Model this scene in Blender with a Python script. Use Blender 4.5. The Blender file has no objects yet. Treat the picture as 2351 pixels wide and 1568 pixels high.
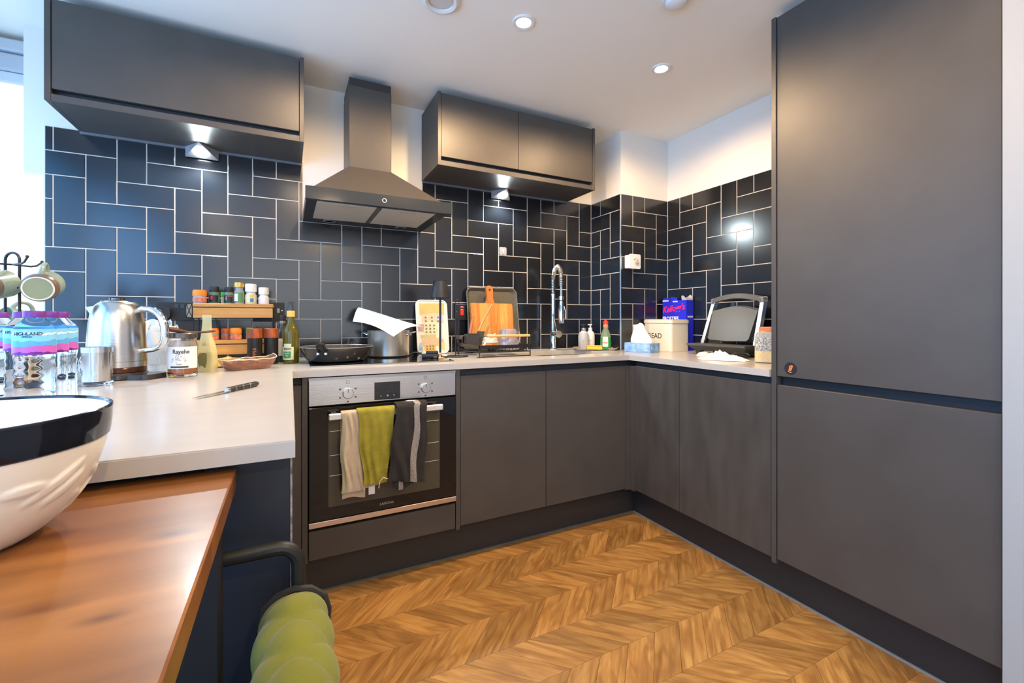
import bpy, bmesh, math, random
from mathutils import Vector, Matrix
R = math.radians
rnd = random.Random(7)
SC = bpy.context.scene
COL = SC.collection

# ------------------------------------------------------------------ camera
cam_d = bpy.data.cameras.new('camera')
cam = bpy.data.objects.new('camera', cam_d); COL.objects.link(cam)
cam.location = (0, 0, 1.095)
cam.rotation_euler = (R(90), 0, R(-26.908))
cam_d.sensor_width = 36; cam_d.lens = 36 * 1011.8 / 2351
cam_d.shift_y = -50.3 / 2351
cam_d.clip_start = 0.02
SC.camera = cam

# ------------------------------------------------------------------ world, daylight, exposure
SC.view_settings.view_transform = 'Standard'
SC.view_settings.look = 'None'
SC.view_settings.exposure = 0.66
SC.view_settings.gamma = 1.0
SC.view_settings.use_curve_mapping = False
wd = bpy.data.worlds.new('overcast_sky'); SC.world = wd; wd.use_nodes = True
bgn = wd.node_tree.nodes['Background']
bgn.inputs['Color'].default_value = (0.78, 0.89, 1.0, 1); bgn.inputs['Strength'].default_value = 1.5

def area(name, loc, rot, sx, sy, power, color, spread=180):
    l = bpy.data.lights.new(name, 'AREA'); l.shape = 'RECTANGLE'; l.size = sx; l.size_y = sy
    l.energy = power; l.color = color; l.spread = R(spread)
    o = bpy.data.objects.new(name, l); COL.objects.link(o); o.location = loc; o.rotation_euler = rot
    return o
# daylight through the kitchen and left-hand windows; the rear window only carries added fill
area('daylight_kitchen_window', (-1.155, 2.60, 1.52), (R(90), 0, R(180)), .36, 1.1, 0.5, (0.75, 0.90, 1.0))
area('daylight_side_window', (-1.30, 1.72, 1.52), (R(90), 0, R(-90)), 1.5, 1.15, 11, (0.03, 0.40, 1.0))
area('daylight_balcony_door', (-1.30, -.70, 1.20), (R(90), 0, R(-90)), 2.8, 1.9, 50, (0.02, 0.38, 1.0))
area('added_rear_fill', (0.1, -2.55, 1.45), (R(90), 0, 0), 2.2, 1.6, 2.5, (1.0, 0.85, 0.68))  # warm fill added behind the camera, no window known there

# ------------------------------------------------------------------ materials
def lin(c):
    if isinstance(c, str):
        c = [int(c[i:i+2], 16) / 255 for i in (0, 2, 4)]
        c = [x / 12.92 if x <= .04045 else ((x + .055) / 1.055) ** 2.4 for x in c]
    return (c[0], c[1], c[2], 1)
MATS = {}
def mat(name, col, rough=.5, metal=0, spec=.5, trans=0, ior=1.45, emit=None, estr=0, alpha=1, coat=0, sheen=0,
        noise=None, bump=None, brush=None):
    """noise=(scale, amount, colour2) mottles the colour; bump=(scale, strength); brush=(sx,sy,sz) stretched streaks"""
    if name in MATS: return MATS[name]
    m = bpy.data.materials.new(name); m.use_nodes = True; MATS[name] = m
    nt = m.node_tree; b = nt.nodes['Principled BSDF']; N = nt.nodes.new; L = nt.links.new
    b.inputs['Base Color'].default_value = lin(col)
    b.inputs['Roughness'].default_value = rough; b.inputs['Metallic'].default_value = metal
    b.inputs['Specular IOR Level'].default_value = spec; b.inputs['IOR'].default_value = ior
    b.inputs['Transmission Weight'].default_value = trans; b.inputs['Alpha'].default_value = alpha
    b.inputs['Coat Weight'].default_value = coat; b.inputs['Coat Roughness'].default_value = .08
    b.inputs['Sheen Weight'].default_value = sheen
    if emit: b.inputs['Emission Color'].default_value = lin(emit); b.inputs['Emission Strength'].default_value = estr
    tc = N('ShaderNodeTexCoord')
    if noise:
        n = N('ShaderNodeTexNoise'); n.inputs['Scale'].default_value = noise[0]; n.inputs['Detail'].default_value = 5
        mp = N('ShaderNodeMapping'); L(tc.outputs['Object'], mp.inputs[0]); L(mp.outputs[0], n.inputs['Vector'])
        if len(noise) > 3: mp.inputs['Scale'].default_value = noise[3]
        mr = N('ShaderNodeMapRange'); mr.inputs[1].default_value = .35; mr.inputs[2].default_value = .7; mr.inputs[4].default_value = noise[1]
        mx = N('ShaderNodeMix'); mx.data_type = 'RGBA'
        mx.inputs[6].default_value = lin(col); mx.inputs[7].default_value = lin(noise[2])
        L(n.outputs['Fac'], mr.inputs[0]); L(mr.outputs[0], mx.inputs[0]); L(mx.outputs[2], b.inputs['Base Color'])
    if bump or brush:
        n2 = N('ShaderNodeTexNoise'); n2.inputs['Detail'].default_value = 4
        mp = N('ShaderNodeMapping'); L(tc.outputs['Object'], mp.inputs[0]); L(mp.outputs[0], n2.inputs['Vector'])
        if brush: mp.inputs['Scale'].default_value = brush; n2.inputs['Scale'].default_value = 1
        else: n2.inputs['Scale'].default_value = bump[0]
        bp = N('ShaderNodeBump'); bp.inputs['Strength'].default_value = .12 if brush else bump[1]; bp.inputs['Distance'].default_value = .002
        L(n2.outputs['Fac'], bp.inputs['Height']); L(bp.outputs[0], b.inputs['Normal'])
    return m

def wood(name, c1, c2, c3, scale=(3, 40, 40), rough=.4, rand=0, coat=0, ring=6, knots=()):
    """grain runs along local x; rand offsets the figure per object"""
    if name in MATS: return MATS[name]
    m = bpy.data.materials.new(name); m.use_nodes = True; MATS[name] = m
    nt = m.node_tree; b = nt.nodes['Principled BSDF']; N = nt.nodes.new; L = nt.links.new
    tc = N('ShaderNodeTexCoord'); oi = N('ShaderNodeObjectInfo')
    ad = N('ShaderNodeVectorMath'); ad.operation = 'ADD'
    cx = N('ShaderNodeCombineXYZ'); ml = N('ShaderNodeMath'); ml.operation = 'MULTIPLY'; ml.inputs[1].default_value = 37.0 if rand else 0
    L(oi.outputs['Random'], ml.inputs[0])
    for i in range(3): L(ml.outputs[0], cx.inputs[i])
    L(tc.outputs['Object'], ad.inputs[0]); L(cx.outputs[0], ad.inputs[1])
    mp = N('ShaderNodeMapping'); mp.inputs['Scale'].default_value = scale; L(ad.outputs[0], mp.inputs[0])
    n1 = N('ShaderNodeTexNoise'); n1.inputs['Scale'].default_value = 1.0; n1.inputs['Detail'].default_value = 6; n1.inputs['Distortion'].default_value = .6
    L(mp.outputs[0], n1.inputs['Vector'])
    mp2 = N('ShaderNodeMapping'); mp2.inputs['Scale'].default_value = (scale[0] * .5, scale[1] * .22, scale[2] * .22); L(ad.outputs[0], mp2.inputs[0])
    n2 = N('ShaderNodeTexNoise'); n2.inputs['Scale'].default_value = 1.0; n2.inputs['Detail'].default_value = 2; n2.inputs['Distortion'].default_value = .8
    L(mp2.outputs[0], n2.inputs['Vector'])
    sn = N('ShaderNodeMath'); sn.operation = 'MULTIPLY'; sn.inputs[1].default_value = ring * 6.28; L(n2.outputs['Fac'], sn.inputs[0])
    si = N('ShaderNodeMath'); si.operation = 'SINE'; L(sn.outputs[0], si.inputs[0])
    m1 = N('ShaderNodeMapRange'); m1.inputs[1].default_value = -.2; m1.inputs[2].default_value = 1.0; L(si.outputs[0], m1.inputs[0])
    mx = N('ShaderNodeMix'); mx.data_type = 'RGBA'; mx.inputs[6].default_value = lin(c1); mx.inputs[7].default_value = lin(c2)
    r1 = N('ShaderNodeMapRange'); r1.inputs[1].default_value = .3; r1.inputs[2].default_value = .7; L(n1.outputs['Fac'], r1.inputs[0]); L(r1.outputs[0], mx.inputs[0])
    mx2 = N('ShaderNodeMix'); mx2.data_type = 'RGBA'; mx2.inputs[7].default_value = lin(c3)
    fm = N('ShaderNodeMath'); fm.operation = 'MULTIPLY'; fm.inputs[1].default_value = .4; L(m1.outputs[0], fm.inputs[0])
    L(mx.outputs[2], mx2.inputs[6]); L(fm.outputs[0], mx2.inputs[0])
    hs = N('ShaderNodeHueSaturation'); L(mx2.outputs[2], hs.inputs['Color'])
    if rand:
        rv = N('ShaderNodeMapRange'); rv.inputs[3].default_value = 1 - rand; rv.inputs[4].default_value = 1 + rand
        L(oi.outputs['Random'], rv.inputs[0]); L(rv.outputs[0], hs.inputs['Value'])
    out = hs.outputs[0]
    for kx, ky, kr, kc in knots:      # dark knots in the timber, drawn out along the grain
        vs = N('ShaderNodeVectorMath'); vs.operation = 'SUBTRACT'; vs.inputs[1].default_value = (kx, ky, 0); L(tc.outputs['Object'], vs.inputs[0])
        vm = N('ShaderNodeVectorMath'); vm.operation = 'MULTIPLY'; vm.inputs[1].default_value = (.45, 1, 0); L(vs.outputs[0], vm.inputs[0])
        vl = N('ShaderNodeVectorMath'); vl.operation = 'LENGTH'; L(vm.outputs[0], vl.inputs[0])
        ad2 = N('ShaderNodeMath'); ad2.operation = 'MULTIPLY_ADD'; ad2.inputs[1].default_value = kr * .9; L(n1.outputs['Fac'], ad2.inputs[0]); L(vl.outputs['Value'], ad2.inputs[2])
        mr2 = N('ShaderNodeMapRange'); mr2.inputs[1].default_value = kr * .5; mr2.inputs[2].default_value = kr * 1.6; mr2.inputs[3].default_value = .85; mr2.inputs[4].default_value = 0; L(ad2.outputs[0], mr2.inputs[0])
        mk = N('ShaderNodeMix'); mk.data_type = 'RGBA'; mk.inputs[7].default_value = lin(kc); L(mr2.outputs[0], mk.inputs[0]); L(out, mk.inputs[6]); out = mk.outputs[2]
    L(out, b.inputs['Base Color'])
    b.inputs['Roughness'].default_value = rough; b.inputs['Coat Weight'].default_value = coat; b.inputs['Coat Roughness'].default_value = .15
    bp = N('ShaderNodeBump'); bp.inputs['Strength'].default_value = .08; bp.inputs['Distance'].default_value = .001
    L(n1.outputs['Fac'], bp.inputs['Height']); L(bp.outputs[0], b.inputs['Normal'])
    return m

M = {}
M['cab'] = mat('charcoal_cabinet', (.075, .068, .061), .42, spec=.42, noise=(7, .55, (.061, .054, .047)))
M['cab_in'] = mat('charcoal_channel', (.030, .030, .033), .5)
M['plinth'] = mat('charcoal_plinth', (.030, .028, .027), .45)
M['navy'] = mat('navy_end_panel', (.020, .024, .036), .45, noise=(9, .5, (.015, .018, .028)))
M['gap'] = mat('black_gap', (.004, .004, .004), .8)
M['wall'] = mat('white_paint', (.84, .80, .72), .75, bump=(180, .05))
M['livingwall'] = mat('bounce_dimming_tone', (.30, .34, .38), .8)  # tone invented for an unseen wall, to dim bounce and tint tile reflections
M['ceil'] = mat('ceiling_paint', (.96, .91, .81), .85)
M['tile'] = mat('black_ceramic_tile', (.008, .009, .012), .20, spec=1.0, noise=(3, .5, (.010, .011, .014)))
M['grout'] = mat('pale_grout', (.62, .57, .50), .9)
M['top'] = mat('white_quartz', (.49, .465, .425), .22, noise=(5, .5, (.455, .43, .385), (1, 3, 1)))
M['steel'] = mat('brushed_steel', (.62, .60, .58), .30, 1, brush=(4, 300, 300))
M['chrome'] = mat('chrome', (.80, .80, .82), .08, 1)
M['black'] = mat('black_metal', (.015, .015, .016), .42)
M['blackgloss'] = mat('black_gloss', (.008, .008, .009), .06)
M['blackmat'] = mat('black_plastic', (.018, .018, .019), .5)
M['white'] = mat('white_plastic', (.82, .81, .78), .4)
M['glass'] = mat('clear_glass', (1, 1, 1), .02, trans=1, ior=1.45)
M['window_glass'] = mat('window_glass', (1, 1, 1), 0, trans=1, ior=1.02)
M['plank'] = wood('oak_plank', '8b602d', 'b28a50', '68421e', (6, 55, 55), .40, rand=.20, ring=4)
M['table'] = wood('acacia_table', '7c4a19', '9c662f', '5c3513', (1.6, 20, 20), .34, coat=.10, ring=2, knots=[(.505, .30, .014, '4a2408'), (.44, .19, .018, '5a2c0c'), (.385, .355, .013, '4f280c'), (.49, .155, .010, '5a300f')])

# ------------------------------------------------------------------ mesh helpers
class B:
    def __init__(s): s.bm = bmesh.new()
    def _add(s, verts, faces):
        vs = [s.bm.verts.new(v) for v in verts]
        for f in faces:
            try: s.bm.faces.new([vs[i] for i in f])
            except ValueError: pass
        return s
    def box(s, x0, x1, y0, y1, z0, z1, bev=0, seg=1):
        t = bmesh.new(); bmesh.ops.create_cube(t, size=1)
        for v in t.verts:
            v.co = Vector(((x0 + x1) / 2 + v.co.x * (x1 - x0), (y0 + y1) / 2 + v.co.y * (y1 - y0), (z0 + z1) / 2 + v.co.z * (z1 - z0)))
        if bev: bmesh.ops.bevel(t, geom=t.edges[:], offset=bev, segments=seg, affect='EDGES', profile=.5)
        return s.merge(t)
    def merge(s, t, mtx=None):
        mp = {}
        for v in t.verts: mp[v] = s.bm.verts.new(mtx @ v.co if mtx else v.co)
        for f in t.faces:
            try: s.bm.faces.new([mp[v] for v in f.verts])
            except ValueError: pass
        t.free(); return s
    def hexa(s, p):
        """8 corners: bottom 0-3 ccw, top 4-7"""
        return s._add(p, [(3, 2, 1, 0), (4, 5, 6, 7), (0, 1, 5, 4), (1, 2, 6, 5), (2, 3, 7, 6), (3, 0, 4, 7)])
    def prism(s, poly, axis, a0, a1):
        """poly in the other two axes (cyclic order), extruded along axis"""
        def P(q, a):
            return {'x': (a, q[0], q[1]), 'y': (q[0], a, q[1]), 'z': (q[0], q[1], a)}[axis]
        n = len(poly)
        vs = [P(q, a0) for q in poly] + [P(q, a1) for q in poly]
        fs = [tuple(range(n))[::-1], tuple(range(n, 2 * n))] + [(i, (i + 1) % n, n + (i + 1) % n, n + i) for i in range(n)]
        return s._add(vs, fs)
    def lathe(s, prof, c=(0, 0, 0), n=24, mtx=None, cap=True, a0=0, a1=360):
        full = abs(a1 - a0) >= 360; k = n if full else n + 1
        vs = []; fs = []
        for r, z in prof:
            for i in range(k):
                a = R(a0 + (a1 - a0) * i / n); p = Vector((r * math.cos(a), r * math.sin(a), z))
                if mtx: p = mtx @ p
                vs.append(p + Vector(c))
        for j in range(len(prof) - 1):
            for i in range(n if full else n):
                i2 = (i + 1) % k if full else i + 1
                fs.append((j * k + i, j * k + i2, (j + 1) * k + i2, (j + 1) * k + i))
        if cap and full:
            if prof[0][0] > 1e-5: fs.append(tuple(range(k))[::-1])
            if prof[-1][0] > 1e-5: fs.append(tuple(range((len(prof) - 1) * k, len(prof) * k)))
        s._add(vs, fs); bmesh.ops.remove_doubles(s.bm, verts=s.bm.verts[:], dist=1e-6); return s
    def cyl(s, p0, p1, r0, r1=None, n=12, cap=True):
        r1 = r0 if r1 is None else r1
        p0 = Vector(p0); p1 = Vector(p1); d = (p1 - p0); L = d.length
        q = d.to_track_quat('Z', 'Y').to_matrix()
        return s.lathe([(r0, 0), (r1, L)], p0, n, q, cap)
    def tube(s, pts, r, n=8, closed=False, cap=True):
        pts = [Vector(p) for p in pts]; m = len(pts); rs = r if isinstance(r, (list, tuple)) else [r] * m
        vs = []; up = None
        for i, p in enumerate(pts):
            if closed: t = (pts[(i + 1) % m] - pts[i - 1])
            else: t = pts[min(i + 1, m - 1)] - pts[max(i - 1, 0)]
            t.normalize()
            if up is None:
                up = Vector((0, 0, 1)) if abs(t.z) < .9 else Vector((1, 0, 0))
            x = t.cross(up).normalized(); up = x.cross(t).normalized()
            for k in range(n):
                a = 2 * math.pi * k / n; vs.append(p + x * (math.cos(a) * rs[i]) + up * (math.sin(a) * rs[i]))
        fs = []
        for i in range(m if closed else m - 1):
            j = (i + 1) % m
            for k in range(n): fs.append((i * n + k, i * n + (k + 1) % n, j * n + (k + 1) % n, j * n + k))
        if cap and not closed: fs += [tuple(range(n))[::-1], tuple(range((m - 1) * n, m * n))]
        return s._add(vs, fs)
    def sheet(s, fn, nu, nv, th=0):
        """fn(u,v)->point, u,v in 0..1"""
        P = [[Vector(fn(i / nu, j / nv)) for j in range(nv + 1)] for i in range(nu + 1)]
        if th == 0:
            return s._add([p for row in P for p in row], [(i * (nv + 1) + j, (i + 1) * (nv + 1) + j, (i + 1) * (nv + 1) + j + 1, i * (nv + 1) + j + 1) for i in range(nu) for j in range(nv)])
        def nrm(i, j):
            a = P[min(i + 1, nu)][j] - P[max(i - 1, 0)][j]; b = P[i][min(j + 1, nv)] - P[i][max(j - 1, 0)]
            c = a.cross(b); return c.normalized() if c.length > 1e-9 else Vector((0, 0, 1))
        top = [P[i][j] + nrm(i, j) * th / 2 for i in range(nu + 1) for j in range(nv + 1)]
        bot = [P[i][j] - nrm(i, j) * th / 2 for i in range(nu + 1) for j in range(nv + 1)]
        k = len(top); id_ = lambda i, j: i * (nv + 1) + j
        fs = []
        for i in range(nu):
            for j in range(nv):
                q = (id_(i, j), id_(i + 1, j), id_(i + 1, j + 1), id_(i, j + 1)); fs.append(q); fs.append(tuple(k + a for a in q[::-1]))
        rim = [id_(i, 0) for i in range(nu + 1)] + [id_(nu, j) for j in range(1, nv + 1)] + [id_(i, nv) for i in range(nu - 1, -1, -1)] + [id_(0, j) for j in range(nv - 1, 0, -1)]
        for a in range(len(rim)):
            b_ = rim[(a + 1) % len(rim)]; fs.append((rim[a], k + rim[a], k + b_, b_))
        return s._add(top + bot, fs)
    def ball(s, c, r, n=12, sz=(1, 1, 1)):
        t = bmesh.new(); bmesh.ops.create_uvsphere(t, u_segments=n, v_segments=max(6, n // 2 + 2), radius=r)
        for v in t.verts: v.co = Vector((v.co.x * sz[0], v.co.y * sz[1], v.co.z * sz[2])) + Vector(c)
        return s.merge(t)

def rrect(x0, x1, y0, y1, r, n=5):
    out = []
    for cx, cy, a in ((x1 - r, y0 + r, -90), (x1 - r, y1 - r, 0), (x0 + r, y1 - r, 90), (x0 + r, y0 + r, 180)):
        for i in range(n + 1):
            t = R(a + 90 * i / n); out.append((cx + r * math.cos(t), cy + r * math.sin(t)))
    return out
def arc(c, r, a0, a1, n, plane='xz', off=0):
    out = []
    for i in range(n + 1):
        t = R(a0 + (a1 - a0) * i / n); p = r * math.cos(t); q = r * math.sin(t)
        out.append({'xz': (c[0] + p, c[1], c[2] + q), 'yz': (c[0], c[1] + p, c[2] + q), 'xy': (c[0] + p, c[1] + q, c[2])}[plane])
    return out

LOC = {}
def wloc(o):
    return LOC.get(o.name, Vector((0, 0, 0)))
def link(name, me, material, parent=None, smooth=30, loc=None):
    o = bpy.data.objects.new(name, me); COL.objects.link(o)
    if material is not None:
        me.materials.clear(); me.materials.append(M[material] if isinstance(material, str) else material)
    if smooth:
        me.polygons.foreach_set('use_smooth', [True] * len(me.polygons)); me.set_sharp_from_angle(angle=R(smooth))
    if parent is not None: o.parent = parent
    if loc is not None: o.location = loc
    return o
def obj(name, b, material, parent=None, world=True, smooth=30):
    """one mesh object; world=True: vertices are in world coordinates"""
    me = bpy.data.meshes.new(name)
    bmesh.ops.recalc_face_normals(b.bm, faces=b.bm.faces[:])
    if world and parent is None:
        # put the origin at the base centre
        cs = [v.co for v in b.bm.verts]; c = Vector(((min(v.x for v in cs) + max(v.x for v in cs)) / 2, (min(v.y for v in cs) + max(v.y for v in cs)) / 2, min(v.z for v in cs)))
        bmesh.ops.translate(b.bm, verts=b.bm.verts[:], vec=-c)
    elif world:
        c = wloc(parent); bmesh.ops.translate(b.bm, verts=b.bm.verts[:], vec=-c)
    else: c = wloc(parent) if parent else Vector((0, 0, 0))
    b.bm.to_mesh(me); b.bm.free()
    o = link(name, me, material, parent, smooth)
    if parent is None and world: o.location = c
    LOC[o.name] = c if parent is None else (wloc(parent) if world else c)
    return o
def thing(name, label, cat, loc=(0, 0, 0), rotz=0, group=None):
    o = bpy.data.objects.new(name, None); COL.objects.link(o); o.empty_display_size = .05
    o.location = loc; o.rotation_euler = (0, 0, rotz); o['label'] = label; o['category'] = cat
    if group: o['group'] = group
    LOC[o.name] = Vector(loc); return o
def tag(o, label, cat, group=None):
    o['label'] = label; o['category'] = cat
    if group: o['group'] = group
    return o
def struct(o, label=None, cat=None):
    o['kind'] = 'structure'
    if label: o['label'] = label
    if cat: o['category'] = cat
    return o
_txt = {}
def text(name, string, size, material, parent, loc, rot, ext=.0004, align='CENTER', shear=0, sx=1, bold=0):
    key = (string, size, ext, align, shear, bold)
    if key not in _txt:
        c = bpy.data.curves.new('t', 'FONT'); c.body = string; c.size = size; c.extrude = ext; c.align_x = align; c.align_y = 'CENTER'
        c.shear = shear; c.offset = bold; c.resolution_u = 3
        t = bpy.data.objects.new('t', c); COL.objects.link(t); bpy.context.view_layer.update()
        me = bpy.data.meshes.new_from_object(t.evaluated_get(bpy.context.evaluated_depsgraph_get()))
        bpy.data.objects.remove(t); bpy.data.curves.remove(c); _txt[key] = me
    o = bpy.data.objects.new(name, _txt[key].copy()); COL.objects.link(o); o.data.materials.clear()
    o.data.materials.append(M[material] if isinstance(material, str) else material)
    o.parent = parent; o.location = Vector(loc) - (wloc(parent) if parent else Vector((0, 0, 0))); o.rotation_euler = rot; o.scale = (sx, 1, 1)
    return o
FACE_Y = (R(90), 0, 0)            # lettering on a face that looks toward -y
FACE_X = (R(90), 0, R(-90))       # lettering on a face that looks toward -x

# ================================================================== THE SETTING
ZT = 0.900      # worktop top
ZB = 0.872      # worktop underside
CEIL = 2.30
# ---- floor slab and chevron planks
fl = struct(obj('floor', B().box(-2.7, 2.6, -2.7, 2.5, -.06, -.012), mat('dark_subfloor', (.05, .028, .012), .7)), 'warm oak chevron floor', 'floor')
SW = .1675; PL = .118
def plank_mesh(s):
    # parallelogram across one chevron strip; local x runs along the board
    g = .0007; hy = SW / 2 - g * .5; hx = PL / 2 - g; sh = .170 / 2 * s
    ang = math.atan2(-SW, .170 * s) if s > 0 else math.atan2(SW, .170)
    rot = Matrix.Rotation(-ang, 4, 'Z')
    top = [(-hx - sh, hy), (hx - sh, hy), (hx + sh, -hy), (-hx + sh, -hy)]
    b = B(); c = .0006
    vs = [rot @ Vector((x, y, 0)) for x, y in top]
    b.hexa([Vector((v.x, v.y, -.012)) for v in vs] + [Vector((v.x, v.y, 0)) for v in vs])
    me = bpy.data.meshes.new('plank'); bmesh.ops.recalc_face_normals(b.bm, faces=b.bm.faces[:]); b.bm.to_mesh(me); b.bm.free()
    me.materials.append(M['plank']); return me, ang
PM = {1: plank_mesh(1), -1: plank_mesh(-1)}
rest = []
ytop = 1.9875
for k in range(-3, 28):
    yc = ytop - SW * (k + .5)
    s = -1 if k % 2 == 1 else 1
    if yc > 2.44: continue
    for i in range(-24, 22):
        x = .055 + PL * i + (.0 if s > 0 else .0)
        vis = (-.15 < x < 1.84) and (.42 < yc < 2.0)
        if not (-2.6 < x < 2.4 and yc > -2.6): continue
        if vis:
            me, ang = PM[s]
            o = bpy.data.objects.new('plank', me); COL.objects.link(o); o.parent = fl
            o.location = Vector((x, yc, 0)) - LOC[fl.name]; o.rotation_euler = (0, 0, ang)
        else: rest.append((x, yc, s))
b = B()
for x, yc, s in rest:
    hy = SW / 2; hx = PL / 2 - .0007; sh = .085 * s
    q = [(x - hx - sh, yc + hy), (x + hx - sh, yc + hy), (x + hx + sh, yc - hy), (x - hx + sh, yc - hy)]
    b._add([(a, c, 0) for a, c in q], [(0, 1, 2, 3)])
o = obj('plank_field', b, 'plank', fl); o['kind'] = 'stuff'
# ---- ceiling
struct(obj('ceiling', B().box(-2.7, 2.6, -2.7, 2.85, CEIL, CEIL + .12), 'ceil'), 'flat white painted ceiling', 'ceiling')
# ---- walls
YA = 2.490; XC = 1.882; YP = 2.185; XB = 2.291
wa = struct(obj('wall_back', B().box(-.96, XC + .006, YA + .006, 2.80, 0, CEIL), 'wall'), 'white back wall with black herringbone tile splashback', 'wall')
wp = struct(obj('wall_corner_pillar', B().box(XC + .006, XB + .4, YP + .006, 2.80, 0, CEIL), 'wall'), 'boxed-in white corner pillar with black tiles', 'wall')
wr = struct(obj('wall_right', B().box(XB + .006, XB + .2, .45, YP + .006, 0, CEIL), 'wall'), 'white right wall with black tiles beside the tall cabinet', 'wall')
wr2 = struct(obj('wall_right_return', B().box(1.668, 2.5, -2.7, .448, 0, CEIL), mat('dimmed_white_paint', (.37, .38, .37), .7)), 'white wall end beside the tall cabinet', 'wall')  # white wall darkened in its colour to hold down strong light
# window wall: sill part, head, left wall with its own windows, rear wall
struct(obj('wall_window', B().box(-1.50, -.962, 2.66, 2.80, 0, .95).box(-1.50, -.962, 2.66, 2.80, 2.27, CEIL), 'wall'), 'white wall around the kitchen window', 'wall')
struct(obj('wall_left', B().box(-1.50, -1.35, -2.7, -2.10, 0, CEIL).box(-1.50, -1.35, .70, .95, 0, CEIL).box(-1.50, -1.35, -2.10, .70, 0, .25).box(-1.50, -1.35, -2.10, .70, 2.15, CEIL).box(-1.50, -1.35, 2.50, 2.658, 0, CEIL).box(-1.50, -1.35, .95, 2.50, 0, .92).box(-1.50, -1.35, .95, 2.50, 2.12, CEIL), 'livingwall'), 'unseen left wall, toned blue-grey to tint reflections', 'wall')
struct(obj('wall_rear', B().box(-1.5, -1.1, -2.85, -2.7, 0, CEIL).box(1.3, 2.5, -2.85, -2.7, 0, CEIL).box(-1.1, 1.3, -2.85, -2.7, 0, .6).box(-1.1, 1.3, -2.85, -2.7, 2.25, CEIL), 'wall'), 'white rear wall', 'wall')

# ---- herringbone tiles, continuous round the corner; cell type by (i+j)%4
G = .0022
UZ = .0998; ZTOP = 1.896
TM = {}
def tile_mesh(w, h, cutL=0):
    key = (round(w, 4), round(h, 4))
    if key not in TM:
        t = B(); c = .0011
        # front face at local y=0, body back to y=.006 ; chamfered front
        o = [(-w/2, -h/2), (w/2, -h/2), (w/2, h/2), (-w/2, h/2)]
        i_ = [(-w/2 + c, -h/2 + c), (w/2 - c, -h/2 + c), (w/2 - c, h/2 - c), (-w/2 + c, h/2 - c)]
        t._add([(x, .006, z) for x, z in o] + [(x, .0008, z) for x, z in o] + [(x, 0, z) for x, z in i_],
               [(8, 9, 10, 11)] + [(4 + k, 4 + (k + 1) % 4, 8 + (k + 1) % 4, 8 + k) for k in range(4)] + [(k, (k + 1) % 4, 4 + (k + 1) % 4, 4 + k) for k in range(4)])
        me = bpy.data.meshes.new('tile'); bmesh.ops.recalc_face_normals(t.bm, faces=t.bm.faces[:]); t.bm.to_mesh(me); t.bm.free()
        me.materials.append(M['tile']); TM[key] = me
    return TM[key]
def tile(parent, s0, s1, z0, z1, place, rot):
    s0 += G; s1 -= G; z0 += G; z1 -= G
    if s1 - s0 < .006 or z1 - z0 < .006: return
    o = bpy.data.objects.new('tile', tile_mesh(s1 - s0, z1 - z0)); COL.objects.link(o); o.parent = parent
    o.location = Vector(place((s0 + s1) / 2, (z0 + z1) / 2)) - LOC[parent.name]
    jx = (rnd.random() - .5) * .004; o.rotation_euler = (jx, 0, rot + (rnd.random() - .5) * .004)
def tile_wall(parent, i0, n, S, place, rot, smin, smax, allowed):
    """S(i) -> run coordinate of column line i; rows downward from ZTOP"""
    zr = lambda j: ZTOP - UZ * j
    for j in range(-1, 11):
        for i in range(i0 - 2, i0 + n + 1):
            k = (i + j) % 4
            if k == 0: a, b_, c, d_ = i, i + 2, j, j + 1
            elif k == 2: a, b_, c, d_ = i, i + 1, j, j + 2
            else: continue
            s0, s1 = max(S(a), smin), min(S(b_), smax)
            z1, z0 = min(zr(c), ZTOP), max(zr(d_), ZT + .001)
            if s1 <= s0 or z1 <= z0: continue
            for r0, r1, q0, q1 in allowed(s0, s1, z0, z1): tile(parent, r0, r1, q0, q1, place, rot)
    # tiles whose first cell lies outside the panel are caught by the -1 margins
HX0, HX1 = .066, .686; ZHOOD = ZTOP - UZ * 3
def allowA(s0, s1, z0, z1):
    # the white strip behind the cooker hood has no tiles above row 3
    if z1 <= ZHOOD + .001 or s1 <= HX0 or s0 >= HX1: return [(s0, s1, z0, z1)]
    out = []
    if s0 < HX0: out.append((s0, HX0, z0, z1))
    if s1 > HX1: out.append((HX1, s1, z0, z1))
    if z0 < ZHOOD - .001: out.append((max(s0, HX0), min(s1, HX1), z0, ZHOOD))
    return out
AX = lambda i: -.870 + .1020 * i
tile_wall(wa, 0, 27, AX, lambda s, z: (s, YA, z), 0, -.896, XC, allowA)
tile_wall(wp, 27, 3, lambda i: (i - 27) * .1017, lambda s, z: (XC, YA - s, z), R(-90), 0, .305, lambda *a: [a])
tile_wall(wp, 30, 4, lambda i: (i - 30) * .10225, lambda s, z: (XC + s, YP, z), 0, 0, .409, lambda *a: [a])
tile_wall(wr, 34, 11, lambda i: (i - 34) * .1032, lambda s, z: (XB, YP - s, z), R(-90), 0, 1.10, lambda *a: [a])
gy = .0016
obj('grout', B().box(-.896, HX0, YA + gy, YA + .007, ZT, ZTOP).box(HX0, HX1, YA + gy, YA + .007, ZT, ZHOOD).box(HX1, XC + gy, YA + gy, YA + .007, ZT, ZTOP), 'grout', wa)
obj('grout', B().box(XC + gy, XC + .007, YP + gy, YA, ZT, ZTOP).box(XC + gy, XB, YP + gy, YP + .007, ZT, ZTOP), 'grout', wp)
obj('grout', B().box(XB + gy, XB + .007, 1.08, YP, ZT, ZTOP), 'grout', wr)
# metal corner trim on the pillar
struct(obj('trim_1', B().box(XC - .003, XC + .006, YP - .003, YP + .006, ZT, ZTOP, .001), mat('satin_trim', (.6, .6, .6), .3, 1)), 'satin metal tile trim on the pillar corner', 'trim')

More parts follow.
